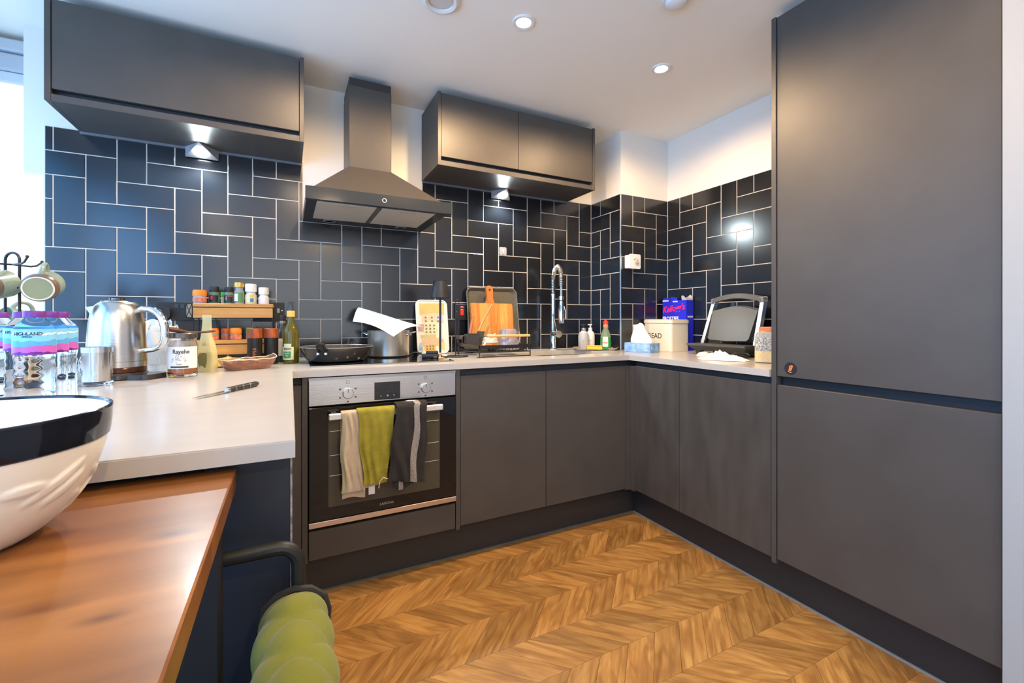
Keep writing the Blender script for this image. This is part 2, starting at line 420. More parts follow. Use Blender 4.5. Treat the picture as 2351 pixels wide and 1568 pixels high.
# ---- window with blind
w1 = struct(thing('window_1', 'bright kitchen window with raised grey blind', 'window', (-1.155, 2.70, .95)))
wf = M['white']
obj('window_frame', B().box(-1.35, -.96, 2.70, 2.76, .95, 1.0).box(-1.35, -.96, 2.70, 2.76, 2.22, 2.27).box(-1.35, -1.31, 2.70, 2.76, 1.0, 2.22).box(-.985, -.96, 2.70, 2.76, 1.0, 2.22).box(-1.18, -1.15, 2.70, 2.76, 1.0, 2.22), wf, w1)
obj('pane', B().box(-1.31, -1.18, 2.727, 2.733, 1.0, 2.22), M['window_glass'], w1)
obj('pane', B().box(-1.15, -.985, 2.727, 2.733, 1.0, 2.22), M['window_glass'], w1)
obj('window_sill', B().box(-1.35, -.962, 2.60, 2.70, .93, .95, .003), wf, w1)
bl = thing('roller_blind', 'pale grey fabric blind gathered at the top of the window', 'blind', (-1.155, 2.64, 2.10))
bm_ = mat('blind_fabric', (.46, .49, .52), .8)
obj('cassette', B().box(-1.345, -.965, 2.60, 2.66, 2.225, 2.275, .006), mat('blind_cassette', (.50, .53, .56), .5), bl)
obj('fold', B().box(-1.345, -.967, 2.615, 2.655, 2.145, 2.222, .008), bm_, bl)
obj('bottom_bar', B().box(-1.345, -.967, 2.622, 2.648, 2.100, 2.143, .004), mat('blind_bar', (.58, .61, .64), .6), bl)
def plain_window(n, x0, x1, y0, y1, z0, z1, lb):
    w = struct(thing('window_%d' % n, lb, 'window', ((x0 + x1) / 2, (y0 + y1) / 2, z0)))
    if x1 - x0 < y1 - y0:
        m_ = (y0 + y1) / 2
        obj('window_frame', B().box(x0, x1, y0, y1, z0, z0 + .06).box(x0, x1, y0, y1, z1 - .06, z1).box(x0, x1, y0, y0 + .06, z0, z1).box(x0, x1, y1 - .06, y1, z0, z1).box(x0, x1, m_ - .03, m_ + .03, z0, z1), wf, w)
    else:
        m_ = (x0 + x1) / 2
        obj('window_frame', B().box(x0, x1, y0, y1, z0, z0 + .06).box(x0, x1, y0, y1, z1 - .06, z1).box(x0, x0 + .06, y0, y1, z0, z1).box(x1 - .06, x1, y0, y1, z0, z1).box(m_ - .03, m_ + .03, y0, y1, z0, z1), wf, w)
plain_window(2, -1.46, -1.40, .95, 2.50, .92, 2.12, 'window over the left end of the peninsula, out of view')
plain_window(4, -1.46, -1.40, -2.10, .70, .25, 2.15, 'balcony window on the left behind the photographer')
plain_window(3, -1.1, 1.3, -2.80, -2.74, .6, 2.25, 'added living room window behind the photographer, unseen, for the fill light')  # unseen window added around the rear fill light

# ---- ceiling downlights
DL = mat('downlight_lens', (1, 1, 1), .3, emit=(1.0, .90, .72), estr=40)
WARM = (1.0, .66, .35)
def downlight(x, y, label, power=9):
    t = thing('ceiling_downlight', label, 'ceiling light', (x, y, CEIL), group='recessed ceiling downlights')
    obj('bezel', B().lathe([(.030, -.002), (.030, -.005), (.042, -.006), (.045, -.003), (.045, 0)], (x, y, CEIL), 28, cap=False), 'white', t)
    obj('lens', B().lathe([(0, -.0035), (.030, -.0035)], (x, y, CEIL), 24), DL, t)
    l = bpy.data.lights.new('downlight_beam', 'SPOT'); l.energy = power; l.color = WARM; l.spot_size = R(170); l.spot_blend = .35; l.shadow_soft_size = .03
    o = bpy.data.objects.new('downlight_beam', l); COL.objects.link(o); o.parent = t; o.location = (0, 0, -.012)
downlight(.849, 1.569, 'glowing round downlight in the middle of the visible ceiling', 60)
downlight(1.595, 1.561, 'glowing round downlight nearest the pillar corner', 25)
for x, y, pw, lb in ((.10, 1.57, 27, 'ceiling downlight over the oven, just above the top of the picture'), (.1, .3, 6, 'added fill downlight over the dining table, out of view'),
                     (.85, .3, 30, 'added fill downlight above the photographer near the tall cabinet, out of view'), (-.75, -1.2, 16, 'added fill downlight behind the photographer on the window side'),
                     (.4, -1.2, 52, 'added fill downlight behind the photographer in the middle of the room')):  # all but the one over the oven are unseen, added as fill
    downlight(x, y, lb, pw)
v = thing('ceiling_vent', 'white round ring vent cut off by the top of the picture', 'vent', (.513, 1.600, CEIL))
obj('outer_ring', B().lathe([(.048, 0), (.048, -.010), (.058, -.014), (.070, -.008), (.072, 0)], (.513, 1.600, CEIL), 32, cap=False), 'white', v)
obj('inner_disc', B().lathe([(0, -.006), (.040, -.006), (.043, 0)], (.513, 1.600, CEIL), 28), mat('vent_disc', (.66, .62, .57), .6), v)
v = thing('smoke_alarm', 'small white round alarm on the ceiling at the top edge', 'alarm', (1.295, 1.195, CEIL))
obj('base', B().lathe([(.050, 0), (.050, -.010), (.046, -.013), (0, -.013)], (1.295, 1.195, CEIL), 28), 'white', v)
obj('dome', B().lathe([(.038, -.013), (.034, -.026), (.022, -.032), (0, -.033)], (1.295, 1.195, CEIL), 28), 'white', v)

# ================================================================== KITCHEN UNITS
YF = 1.880      # door fronts of the back run
XF = 1.685      # door fronts of the right run
# ---- continuous worktop (one slab with the sink cut out)
SX0, SX1, SY0, SY1 = 1.19, 1.70, 2.03, 2.36
wt = B()
def slab(b, x0, x1, y0, y1): b.box(x0, x1, y0, y1, ZB, ZT)
outline = [(-1.348, .795), (.010, .795), (.014, 1.870), (1.673, 1.870), (1.673, 1.079), (2.290, 1.079), (2.290, 2.184), (1.881, 2.184), (1.881, 2.489), (-.965, 2.489), (-.965, 2.655), (-1.348, 2.655)]
t = bmesh.new()
hole = rrect(SX0, SX1, SY0, SY1, .03, 4)
ov = [t.verts.new((x, y, ZB)) for x, y in outline]; hv = [t.verts.new((x, y, ZB)) for x, y in hole]
es = [t.edges.new((ov[i], ov[(i + 1) % len(ov)])) for i in range(len(ov))] + [t.edges.new((hv[i], hv[(i + 1) % len(hv)])) for i in range(len(hv))]
bmesh.ops.triangle_fill(t, edges=es, use_beauty=True)
g = bmesh.ops.extrude_face_region(t, geom=t.faces[:])
bmesh.ops.translate(t, verts=[e for e in g['geom'] if isinstance(e, bmesh.types.BMVert)], vec=(0, 0, ZT - ZB))
bmesh.ops.recalc_face_normals(t, faces=t.faces[:])
te = [e for e in t.edges if all(v.co.z > ZT - .001 for v in e.verts) and e.calc_face_angle(0) > 1]
bmesh.ops.bevel(t, geom=te, offset=.002, segments=2, affect='EDGES')
wt.merge(t)
tag(obj('worktop', wt, 'top'), 'white quartz worktop running round the kitchen and out over the peninsula', 'worktop')

# ---- peninsula
pn = thing('peninsula_unit', 'dark navy peninsula base under the worktop beside the table', 'cabinet', (-.9, 1.4, 0))
obj('end_panel', B().box(-.118, .004, .835, .853, 0, ZB - .001, .001), 'navy', pn)
obj('back_panel', B().box(-1.345, -.122, .850, .868, 0, ZB - .001, .001), 'navy', pn)
obj('side_panel', B().box(-.014, .004, .855, 1.874, .0, ZB - .001, .001), 'navy', pn)
obj('carcass', B().box(-1.34, -.02, .875, 2.48, .05, ZB - .004), 'cab_in', pn)
obj('edge_trim', B().box(.003, .006, .834, .838, .30, ZB - .004), mat('chipped_edge', (.42, .38, .33), .7, noise=(60, 1, (.05, .045, .045))), pn)

# ---- oven housing
oh = thing('oven_housing', 'charcoal housing unit with drawer front around the built-in oven', 'cabinet', (.37, 2.15, 0))
obj('filler_panel', B().box(.008, .0445, YF, YF + .018, .15, .841, .0008), 'cab', oh)
obj('side_panel', B().box(.0465, .0665, YF - .004, 2.46, .15, ZB - .002, .0008), 'cab', oh)
obj('side_panel', B().box(.6705, .6895, YF - .004, 2.46, .15, ZB - .002, .0008), 'cab', oh)
obj('recess', B().box(.008, .0445, YF + .03, YF + .04, .841, ZB - .002), 'cab_in', oh)
obj('drawer_front', B().box(.0705, .667, YF - .002, YF + .018, .158, .270, .0008), 'cab', oh)
obj('carcass_base', B().box(.068, .669, YF + .02, 2.45, .16, .276), 'gap', oh)

# ---- sink cabinet, two doors
def hdoor(parent, x0, x1, z0, z1, y=YF):
    return obj('door', B().box(x0, x1, y, y + .018, z0, z1, .0012), 'cab', parent)
bc = thing('base_cabinet', 'charcoal double-door cabinet below the sink', 'cabinet', (1.17, 2.15, 0), group='handleless base cabinets')
obj('carcass', B().box(.694, 1.72, YF + .055, 2.45, .15, .710), 'cab_in', bc)
obj('grip_channel', B().box(.692, 1.145, YF + .030, YF + .04, .80, ZB - .002).box(1.1475, 1.72, YF + .030, YF + .04, .80, ZB - .002), 'cab_in', bc)
hdoor(bc, .693, 1.1435, .164, .840); hdoor(bc, 1.1465, 1.655, .164, .840)
cp = thing('corner_post', 'narrow charcoal corner post between the two cabinet runs', 'cabinet', (1.69, 1.87, .15))
obj('back_fillet', B().box(1.658, 1.688, YF + .002, YF + .020, .155, .840, .0008), 'cab', cp)
obj('side_fillet', B().box(XF, XF + .018, 1.844, 1.8815, .155, .840, .0008), 'cab', cp)
rc = thing('base_cabinet', 'charcoal two-door cabinet between the corner and the tall unit', 'cabinet', (1.99, 1.46, 0), group='handleless base cabinets')
obj('carcass', B().box(XF + .055, 2.28, 1.085, 1.84, .15, .835), 'cab_in', rc)
obj('grip_channel', B().box(XF + .030, XF + .04, 1.082, 1.86, .80, ZB - .002), 'cab_in', rc)
for y0, y1 in ((1.537, 1.8415), (1.0795, 1.534)):
    obj('door', B().box(XF, XF + .018, y0, y1, .166, .843, .0012), mat('charcoal_cabinet_smeared', (.075, .068, .061), .42, noise=(6, .8, (.049, .043, .037), (1, 3, .8))), rc)

# ---- tall fridge housing
ft = thing('tall_cabinet', 'full-height charcoal fridge cabinet with split doors on the right', 'cabinet', (1.99, .76, 0))
obj('end_panel', B().box(XF - .003, 2.285, 1.0585, 1.0765, .15, 2.267, .0008), 'cab', ft)
obj('carcass', B().box(XF + .05, 2.28, .456, 1.056, .15, 2.255), 'gap', ft)
obj('door', B().box(XF, XF + .020, .4535, 1.0555, .877, 2.263, .0012), 'cab', ft)['label'] = 'tall upper fridge door'
obj('door', B().box(XF, XF + .020, .4535, 1.0555, .169, .843, .0012), 'cab', ft)['label'] = 'lower freezer door'
obj('grip_channel', B().box(XF + .028, XF + .04, .4535, 1.050, .82, .90), mat('grip_recess', (.016, .017, .020), .45), ft)
st = thing('fridge_sticker', 'round black sticker with orange lettering on the tall cabinet door', 'sticker', (XF, 1.004, .911))
sb = B().lathe([(0, .0015), (.0225, .0015), (.0232, .0005)], (0, 0, 0), 32); 
o = obj('disc', sb, 'blackmat', st, world=False); o.rotation_euler = (0, R(-90), 0)
om = mat('sticker_orange', (.85, .24, .06), .5)
obj('mark', B().prism([(.0055, .006), (-.002, .0125), (-.0105, .0110), (-.0080, .0040), (-.0060, .0000), (-.0030, -.0085), (.0075, -.0085), (.0045, .0000), (.0035, .0040)], 'x', -.0024, -.0014), om, st, world=False)
obj('mark_line', B().tube([(-.0019, .0085, -.0105), (-.0019, .003, -.0140), (-.0019, -.004, -.0145)], .0009, 6), mat('sticker_pale', (.9, .55, .38), .5), st, world=False)
o = obj('mark_hole', B().box(-.0027, -.0023, -.0020, .0005, .004, .0072).box(-.0027, -.0023, -.0070, -.0045, .0045, .0075).box(-.0027, -.0023, -.0015, .0045, -.0045, -.0030), mat('sticker_brown', (.22, .03, .01), .5), st, world=False); o['kind'] = 'stuff'

# ---- plinths
pa = tag(obj('plinth', B().box(.006, 1.775, 1.936, 1.952, .0, .149), 'plinth'), 'dark kickboard under the oven and sink cabinets', 'kickboard')
obj('seal_strip', B().box(.006, 1.757, 1.929, 1.9355, 0, .006), mat('seal_grey', (.10, .11, .11), .35), pa)
pb = tag(obj('plinth', B().box(1.760, 1.776, .452, 1.9355, .0, .149), 'plinth'), 'dark kickboard under the tall cabinet and right-hand doors', 'kickboard')
obj('seal_strip', B().box(1.753, 1.7595, .452, 1.9285, 0, .006), mat('seal_light', (.30, .30, .29), .35), pb)

# ---- wall cabinets
YW = 2.180
def wall_cab(label, x0, x1, splits, z0=1.889, z1=2.267):
    t = thing('wall_cabinet', label, 'cabinet', ((x0 + x1) / 2, 2.34, z0), group='handleless wall cabinets')
    th = .017
    obj('side_panel', B().box(x0, x0 + th, YW, 2.488, z0, z1, .0008), 'cab', t)
    obj('side_panel', B().box(x1 - th, x1, YW, 2.488, z0, z1, .0008), 'cab', t)
    obj('bottom_panel', B().box(x0 + th, x1 - th, YW + .002, 2.488, z0, z0 + .026, .0008), 'cab', t)
    obj('carcass', B().box(x0 + th, x1 - th, YW + .03, 2.488, z0 + .026, z1 - .006), 'cab_in', t)
    xs = [x0 + th + .002] + splits + [x1 - th - .002]
    for a, c in zip(xs[:-1], xs[1:]):
        obj('door', B().box(a + (.0015 if a != xs[0] else 0), c - (.0015 if c != xs[-1] else 0), YW + .003, YW + .021, z0 + .046, z1 - .006, .001), 'cab', t)
    obj('wall_batten', B().box(x0 + .002, x1 - .002, 2.478, 2.4888, z0 - .010, z0 - .0005), mat('batten_grey', (.16, .17, .18), .5), t)
    return t
wall_cab('long charcoal wall cabinet with one lift-up door nearest the window', -.786, .062, [])
wall_cab('charcoal wall cabinet with two doors to the right of the hood', .682, 1.678, [1.149])

# ---- under-cabinet triangle lamps
LEDM = mat('cool_led', (1, 1, 1), .3, emit=(.90, .97, 1.0), estr=60)
def wedge(x, label):
    t = thing('under_cabinet_lamp', label, 'lamp', (x, 2.44, 1.84), group='triangle lamps under the wall cabinets')
    hw = .064; ya = 2.386; z1 = 1.8885; zb = 1.843; yb = 2.4775
    obj('housing', B()._add([(x, ya, z1), (x - hw, yb, zb), (x + hw, yb, zb), (x - hw, yb, z1), (x + hw, yb, z1)],
        [(0, 2, 1), (0, 1, 3), (0, 4, 2), (0, 3, 4), (1, 2, 4, 3)]), mat('lamp_satin', (.55, .56, .57), .35, .6), t, smooth=0)
    n = Vector((0, zb - z1, -(yb - ya))).normalized(); 
    if n.z > 0: n = -n
    c = Vector((x, ya, z1)).lerp(Vector((x, yb, zb)), .64) + n * .001
    q = n.to_track_quat('Z', 'Y').to_matrix()
    obj('led_disc', B().lathe([(0, .0025), (.026, .0025), (.029, .0)], c, 24, q), LEDM, t)
    l = bpy.data.lights.new('lamp_beam', 'SPOT'); l.energy = 15; l.color = (.80, .95, 1.0); l.spot_size = R(165); l.spot_blend = .5; l.shadow_soft_size = .025
    o = bpy.data.objects.new('lamp_beam', l); COL.objects.link(o); o.parent = t; o.location = c + n * .012 - Vector(t.location)
    o.rotation_euler = (-n).to_track_quat('Z', 'Y').to_euler()
wedge(-.357, 'lit triangle lamp below the long cabinet near the window')
wedge(1.178, 'lit triangle lamp below the two-door wall cabinet')

# ---- cooker hood
hd = thing('cooker_hood', 'charcoal chimney cooker hood above the hob', 'cooker hood', (.37, 2.25, 1.59))
hm = mat('hood_enamel', (.060, .054, .048), .38, noise=(120, .4, (.075, .068, .060)))
obj('chimney_sleeve', B().box(.262, .464, 2.260, 2.489, 1.835, 2.235, .002), hm, hd)
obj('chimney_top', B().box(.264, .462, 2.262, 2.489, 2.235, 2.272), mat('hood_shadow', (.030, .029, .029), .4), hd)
cz0, cz1 = 1.640, 1.838
cb = [(.078, 2.014, cz0), (.672, 2.014, cz0), (.672, 2.488, cz0), (.078, 2.488, cz0), (.262, 2.260, cz1), (.464, 2.260, cz1), (.464, 2.488, cz1), (.262, 2.488, cz1)]
obj('canopy', B().hexa(cb), hm, hd, smooth=0)
fr = B().box(.066, .678, 2.008, 2.488, 1.596, 1.640)
obj('canopy_skirt', fr, mat('hood_skirt', (.020, .021, .023), .35), hd)
gl = obj('front_glass', B().box(.062, .690, 1.988, 2.006, 1.592, 1.646, .0015), mat('hood_glass', (.030, .034, .036), .12), hd)
obj('ring_button', B().lathe([(.0072, 0), (.0095, 0), (.0095, .0015), (.0072, .0015)], (.378, 1.9875, 1.620), 24, Matrix.Rotation(R(90), 3, 'X'), cap=False), mat('ring_white', (.9, .9, .9), .4), hd)
fm = mat('filter_mesh', (.62, .58, .50), .45, .35, bump=(900, .4))
for x0, x1 in ((.108, .352), (.376, .620)):
    f_ = obj('grease_filter', B().box(x0, x1, 2.030, 2.368, 1.5925, 1.5962), fm, hd)
    obj('filter_catch', B().box((x0 + x1) / 2 - .04, (x0 + x1) / 2 + .04, 2.045, 2.062, 1.5905, 1.5930, .001), mat('catch', (.50, .46, .40), .4, .4), f_)
obj('filter_bar', B().box(.354, .374, 2.030, 2.368, 1.5925, 1.5962), mat('filter_bar', (.16, .15, .13), .4, .5), hd)
for x in (.185, .546):
    l_ = obj('hood_lamp', B().lathe([(.030, 0), (.030, -.003), (.022, -.004), (.022, 0)], (x, 2.414, 1.596), 24, cap=False), mat('hood_lamp_ring', (.30, .29, .27), .3, .5), hd)
    obj('lens', B().lathe([(0, -.002), (.022, -.002)], (x, 2.414, 1.596), 20), mat('hood_lens', (.85, .82, .76), .3), l_)

# ---- built-in oven
ov = thing('built_in_oven', 'stainless steel and black glass oven with towels on its handle', 'oven', (.369, 2.1, .28))
obj('cavity', B().box(.0715, .6655, YF + .016, 2.40, .288, .866), 'gap', ov)
cp_ = obj('control_panel', B().box(.0695, .6680, YF - .006, YF + .016, .757, .868, .002), 'steel', ov)
obj('top_lip', B().box(.0695, .6680, YF - .0075, YF - .004, .857, .8675), mat('steel_shade', (.42, .42, .42), .35, 1), cp_)
for x in (.213, .530):
    k = obj('dial', B().lathe([(.0205, 0), (.0205, .012), (.0185, .0145), (0, .0145)], (x, YF - .006, .800), 32, Matrix.Rotation(R(90), 3, 'X')), mat('dial_steel', (.72, .71, .70), .22, 1), cp_)
    obj('pointer', B().box(x - .0008, x + .0008, YF - .0215, YF - .0200, .803, .818), 'blackmat', k)
    inkm = mat('panel_print', (.06, .06, .06), .6)
    b = B()
    for a in range(0, 360, 60):
        ca, sa = math.cos(R(a + 90)), math.sin(R(a + 90)); q = .034
        if a == 0: b.box(x - .0012, x + .0012, YF - .0066, YF - .006, .8 + .028, .8 + .0304)
        else: b.box(x + q * ca - .0036, x + q * ca + .0036, YF - .0066, YF - .006, .8 + q * sa - .0028, .8 + q * sa + .0028)
    b.box(x - .006, x + .006, YF - .0066, YF - .006, .8385, .8395).box(x - .006, x + .006, YF - .0066, YF - .006, .8495, .8505).box(x - .006, x - .005, YF - .0066, YF - .006, .8385, .8505).box(x + .005, x + .006, YF - .0066, YF - .006, .8385, .8505)
    obj('printed_symbols', b, inkm, cp_)['kind'] = 'stuff'
dsp = obj('display', B().box(.316, .421, YF - .0085, YF - .005, .763, .836, .0008), mat('display_glass', (.012, .013, .015), .12, noise=(400, .35, (.09, .09, .09))), cp_)
obj('touch_keys', B().box(.340, .344, YF - .0090, YF - .0084, .777, .781).box(.366, .372, YF - .0090, YF - .0084, .776, .782).box(.393, .397, YF - .0090, YF - .0084, .777, .781), mat('key_grey', (.4, .4, .4), .5), dsp)['kind'] = 'stuff'
dr = obj('door', B().box(.0705, .667, YF - .012, YF + .012, .309, .751, .0015), mat('oven_glass', (.006, .006, .007), .05), ov)
obj('window', B().prism(rrect(.140, .592, .358, .700, .004, 2), 'y', YF - .0128, YF - .0118), mat('oven_window', (.075, .070, .052), .12, noise=(5, .5, (.05, .047, .036))), dr)
b = B()
for z in (.480, .560, .655):
    b.cyl((.145, YF - .0135, z), (.587, YF - .0135, z), .0010, n=6)
obj('rack_bars', b, mat('rack_chrome', (.5, .5, .48), .3, .8), dr)
obj('bottom_strip', B().box(.0700, .6675, YF - .015, YF + .004, .286, .307, .001), mat('strip_steel', (.66, .58, .54), .28, 1), dr)
hn = obj('handle', B().box(.138, .594, 1.822, 1.838, .707, .731, .003), mat('handle_steel', (.80, .79, .79), .38, .55), dr)
obj('handle_post', B().box(.150, .170, 1.836, YF - .010, .712, .727), 'steel', hn)
obj('handle_post', B().box(.562, .582, 1.836, YF - .010, .712, .727), 'steel', hn)
text('lettering', 'LAMONA', .0135, mat('print_grey', (.45, .45, .44), .5), dr, (.365, YF - .0122, .333), FACE_Y)

# ================================================================== THINGS ON THE LEFT WORKTOP
TH = R(-26.9)
Z0 = ZT + .0004
def bend_text(name, string, size, material, parent, r, z, ang0=-90, sx=1, bold=0, centre=None, vertical=False):
    """lettering wrapped on an upright cylinder of radius r about the parent's origin (local coordinates)"""
    o = text(name, string, size, material, parent, (0, 0, 0), (0, 0, 0), ext=.0002, bold=bold)
    me = o.data
    for v in me.vertices:
        x, y, e = v.co.x * sx, v.co.y, v.co.z
        if vertical: x, y = -y, x
        a = R(ang0) + x / r
        v.co = ((r + .0006 + e) * math.cos(a), (r + .0006 + e) * math.sin(a), z + y)
    o.location = (0, 0, 0) if centre is None else centre; o.scale = (1, 1, 1)
    return o
def band(r, z0, z1, a0=0, a1=360, n=32, th=.0004):
    return B().lathe([(r, z0), (r, z1)], (0, 0, 0), n, None, False, a0, a1)

# ---- water bottles
def label_material():
    if 'water_label' in MATS: return MATS['water_label']
    m = bpy.data.materials.new('water_label'); m.use_nodes = True; MATS['water_label'] = m
    nt = m.node_tree; b = nt.nodes['Principled BSDF']; N = nt.nodes.new; L = nt.links.new
    tc = N('ShaderNodeTexCoord'); sp = N('ShaderNodeSeparateXYZ'); L(tc.outputs['Object'], sp.inputs[0])
    n = N('ShaderNodeTexNoise'); n.inputs['Scale'].default_value = 45; L(tc.outputs['Object'], n.inputs['Vector'])
    ns = N('ShaderNodeMath'); ns.operation = 'MULTIPLY_ADD'; ns.inputs[1].default_value = .016; L(n.outputs['Fac'], ns.inputs[0]); L(sp.outputs['Z'], ns.inputs[2])
    mr = N('ShaderNodeMapRange'); mr.inputs[1].default_value = .130; mr.inputs[2].default_value = .184; L(ns.outputs[0], mr.inputs[0])
    cr = N('ShaderNodeValToRGB'); L(mr.outputs[0], cr.inputs[0]); cr.color_ramp.interpolation = 'CONSTANT'
    e = cr.color_ramp.elements; e[0].position = 0; e[0].color = (.16, .02, .30, 1)
    e[1].position = .14; e[1].color = (.55, .12, .52, 1)
    for p, c in ((.36, (.10, .42, .85, 1)), (.55, (.22, .62, .95, 1)), (.80, (.75, .90, 1, 1)), (.86, (.22, .62, .95, 1))):
        q = cr.color_ramp.elements.new(p); q.color = c
    L(cr.outputs[0], b.inputs['Base Color']); b.inputs['Roughness'].default_value = .35
    return m
WATER = mat('water_bottle_plastic', (.97, .985, 1), .03, trans=1, ior=1.12)
PURP = mat('purple_cap', (.17, .035, .28), .35)
prof = [(0, .004), (.022, .0), (.0285, .005), (.0305, .014)]
for k in range(6): prof += [(.0310, .022 + k * .0155), (.0290, .030 + k * .0155)]
prof += [(.0310, .122), (.0312, .176), (.0290, .180), (.0170, .196), (.0150, .1985), (0, .1990)]
cprof = [(.0125, .1985), (.0170, .1990), (.0172, .2100), (.0160, .2125), (0, .2128)]
b0 = None
spots = [((-.462, 1.244), 'purple-capped water bottle at the front of the pack, nearest the bowl'),
         ((-.466, 1.314), 'purple-capped water bottle directly behind the front bottle'),
         ((-.473, 1.385), 'purple-capped water bottle nearest the kettle'),
         ((-.546, 1.420), 'purple-capped water bottle half hidden behind the front one, below the mugs'),
         ((-.636, 1.545), 'purple-capped water bottle cut off by the left edge of the picture')]
for k, ((x, y), lb) in enumerate(spots):
    t = thing('water_bottle', lb, 'bottle', (x, y, Z0), R(16), 'pack of small water bottles')
    if k == 0:
        p0 = obj('body', B().lathe(prof, n=28), WATER, t, world=False, smooth=40)
        p1 = obj('cap', B().lathe(cprof, n=36), PURP, t, world=False)
        p2 = obj('label', band(.0317, .124, .1755, n=40), label_material(), t, world=False)
        tx = bend_text('lettering', 'HIGHLAND', .0085, mat('ink_dark', (.03, .03, .05), .5), t, .0318, .1660, -105, bold=.0001)
        tx2 = bend_text('lettering', 'SPRING', .0045, 'blackmat', t, .0318, .1600, -105)
        parts0 = [p0, p1, p2, tx, tx2]
    else:
        for p in parts0:
            c = p.copy(); COL.objects.link(c); c.parent = t

# ---- mug tree with two mugs
mt = thing('mug_tree', 'black wire mug stand behind the water bottles', 'mug stand', (-.793, 1.995, Z0), TH)
obj('base_ring', B().tube(arc((0, 0, .004), .075, 0, 360, 28, 'xy')[:-1], .004, 8, closed=True), 'black', mt, world=False)
obj('base_bar', B().tube([(-.075, 0, .004), (.075, 0, .004)], .0035, 8), 'black', mt, world=False)
obj('post', B().tube([(-.023, 0, .004), (-.023, 0, .38)] + arc((0, 0, .387), .023, 180, 0, 12, 'xz') + [(.023, 0, .38), (.023, 0, .004)], .0038, 8), 'black', mt, world=False)
def arm(dx, dy, z):
    return B().tube([(0, 0, z), (dx * .6, dy * .6, z), (dx * .8, dy * .8, z + .004), (dx, dy, z + .018)], .003, 8).ball((dx, dy, z + .020), .0045, 8)
for dx, dy, z in ((.092, -.040, .372), (-.060, -.060, .372), (.065, -.045, .275), (-.055, -.075, .275), (.0, .09, .372)):
    obj('arm', arm(dx, dy, z), 'black', mt, world=False)
mugm = mat('sage_glaze', (.30, .36, .27), .22, noise=(14, .8, (.20, .27, .24)), bump=(60, .1))
def mug(label, c, ax, h_up):
    t = thing('mug', label, 'mug', c, group='mugs hung on the stand')
    ax = Vector(ax).normalized(); q = ax.to_track_quat('Z', 'Y').to_matrix()
    # +z local = towards the base of the mug
    body = [(.030, -.047), (.036, -.047), (.040, -.046), (.0430, -.040), (.0430, .030), (.0400, .043), (.0350, .047), (.0315, .047), (.0305, .0455), (0, .0455)]
    inn = [(.036, -.047), (.038, -.040), (.038, .035), (0, .038)]
    L_ = lambda pr: B().lathe(pr, (0, 0, 0), 36, q, False)
    o = obj('body', L_([(.0385, .034), (.0388, -.044), (.0405, -.047), (.0430, -.044), (.0432, .022)]), mugm, t, world=False)
    obj('inside_bottom', L_([(0, .034), (.0386, .034)]), mugm, o, world=False)
    obj('lower_body', L_([(.0432, .022), (.0425, .034), (.0395, .044), (.0365, .0475)]), mat('mug_brown', (.15, .105, .085), .3), t, world=False)
    obj('foot_ring', L_([(.0365, .0475), (.0345, .0485), (.0325, .0475)]), mat('bare_clay', (.78, .70, .55), .7), t, world=False)
    obj('base', L_([(.0325, .0472), (0, .0466)]), mat('olive_base', (.30, .31, .17), .45), t, world=False)
    up = Vector(h_up); up = (up - ax * up.dot(ax)).normalized()
    pts = []
    for i in range(13):
        a = math.pi * i / 12; pts.append(up * (.040 + .030 * math.sin(a)) + ax * (-.028 * math.cos(a) - .004))
    obj('handle', B().tube(pts, [.0075 - .002 * math.sin(math.pi * i / 12) for i in range(13)], 10), mugm, t, world=False)
ex = Vector((math.cos(TH), math.sin(TH), 0)); ey = Vector((-math.sin(TH), math.cos(TH), 0))
mug('sage green mug hanging with its round base toward the room, fully in view', (-.683, 1.888, 1.199), ex * .55 - ey * .80 + Vector((0, 0, -.22)), (0.1, 0, 1))
mug('sage green mug cut off by the left edge of the picture', (-.800, 1.905, 1.199), ex * .25 - ey * .95 + Vector((0, 0, -.2)), (-0.1, 0, 1))
mug('grey-green mug low down at the back of the stand', (-.83, 2.130, 1.085), ex * .2 + ey * .9 + Vector((0, 0, -.3)), (0, 0, 1))

# ---- glass mug
t = thing('glass_mug', 'clear glass mug with a silver rim in front of the kettle', 'mug', (-.505, 1.725, Z0), TH); t.scale = (.80, .80, 1)
obj('body', B().lathe([(0, .0), (.040, 0), (.0435, .004), (.0455, .100), (.043, .100), (.0410, .012), (0, .010)], n=36), 'glass', t, world=False)
obj('rim_band', B().lathe([(.0459, .098), (.0463, .098), (.0465, .1135), (.0430, .1135), (.0428, .100)], n=36, cap=False), mat('silver_rim', (.70, .70, .70), .22, 1), t, world=False)
obj('liner', B().lathe([(.0395, .013), (.0418, .099)], n=36, cap=False), mat('metal_liner', (.66, .64, .60), .18, 1), t, world=False)
obj('handle', B().tube([(-.043, 0, .085), (-.060, 0, .083), (-.068, 0, .068), (-.066, 0, .045), (-.056, 0, .030), (-.043, 0, .026)], .0045, 10), 'glass', t, world=False)

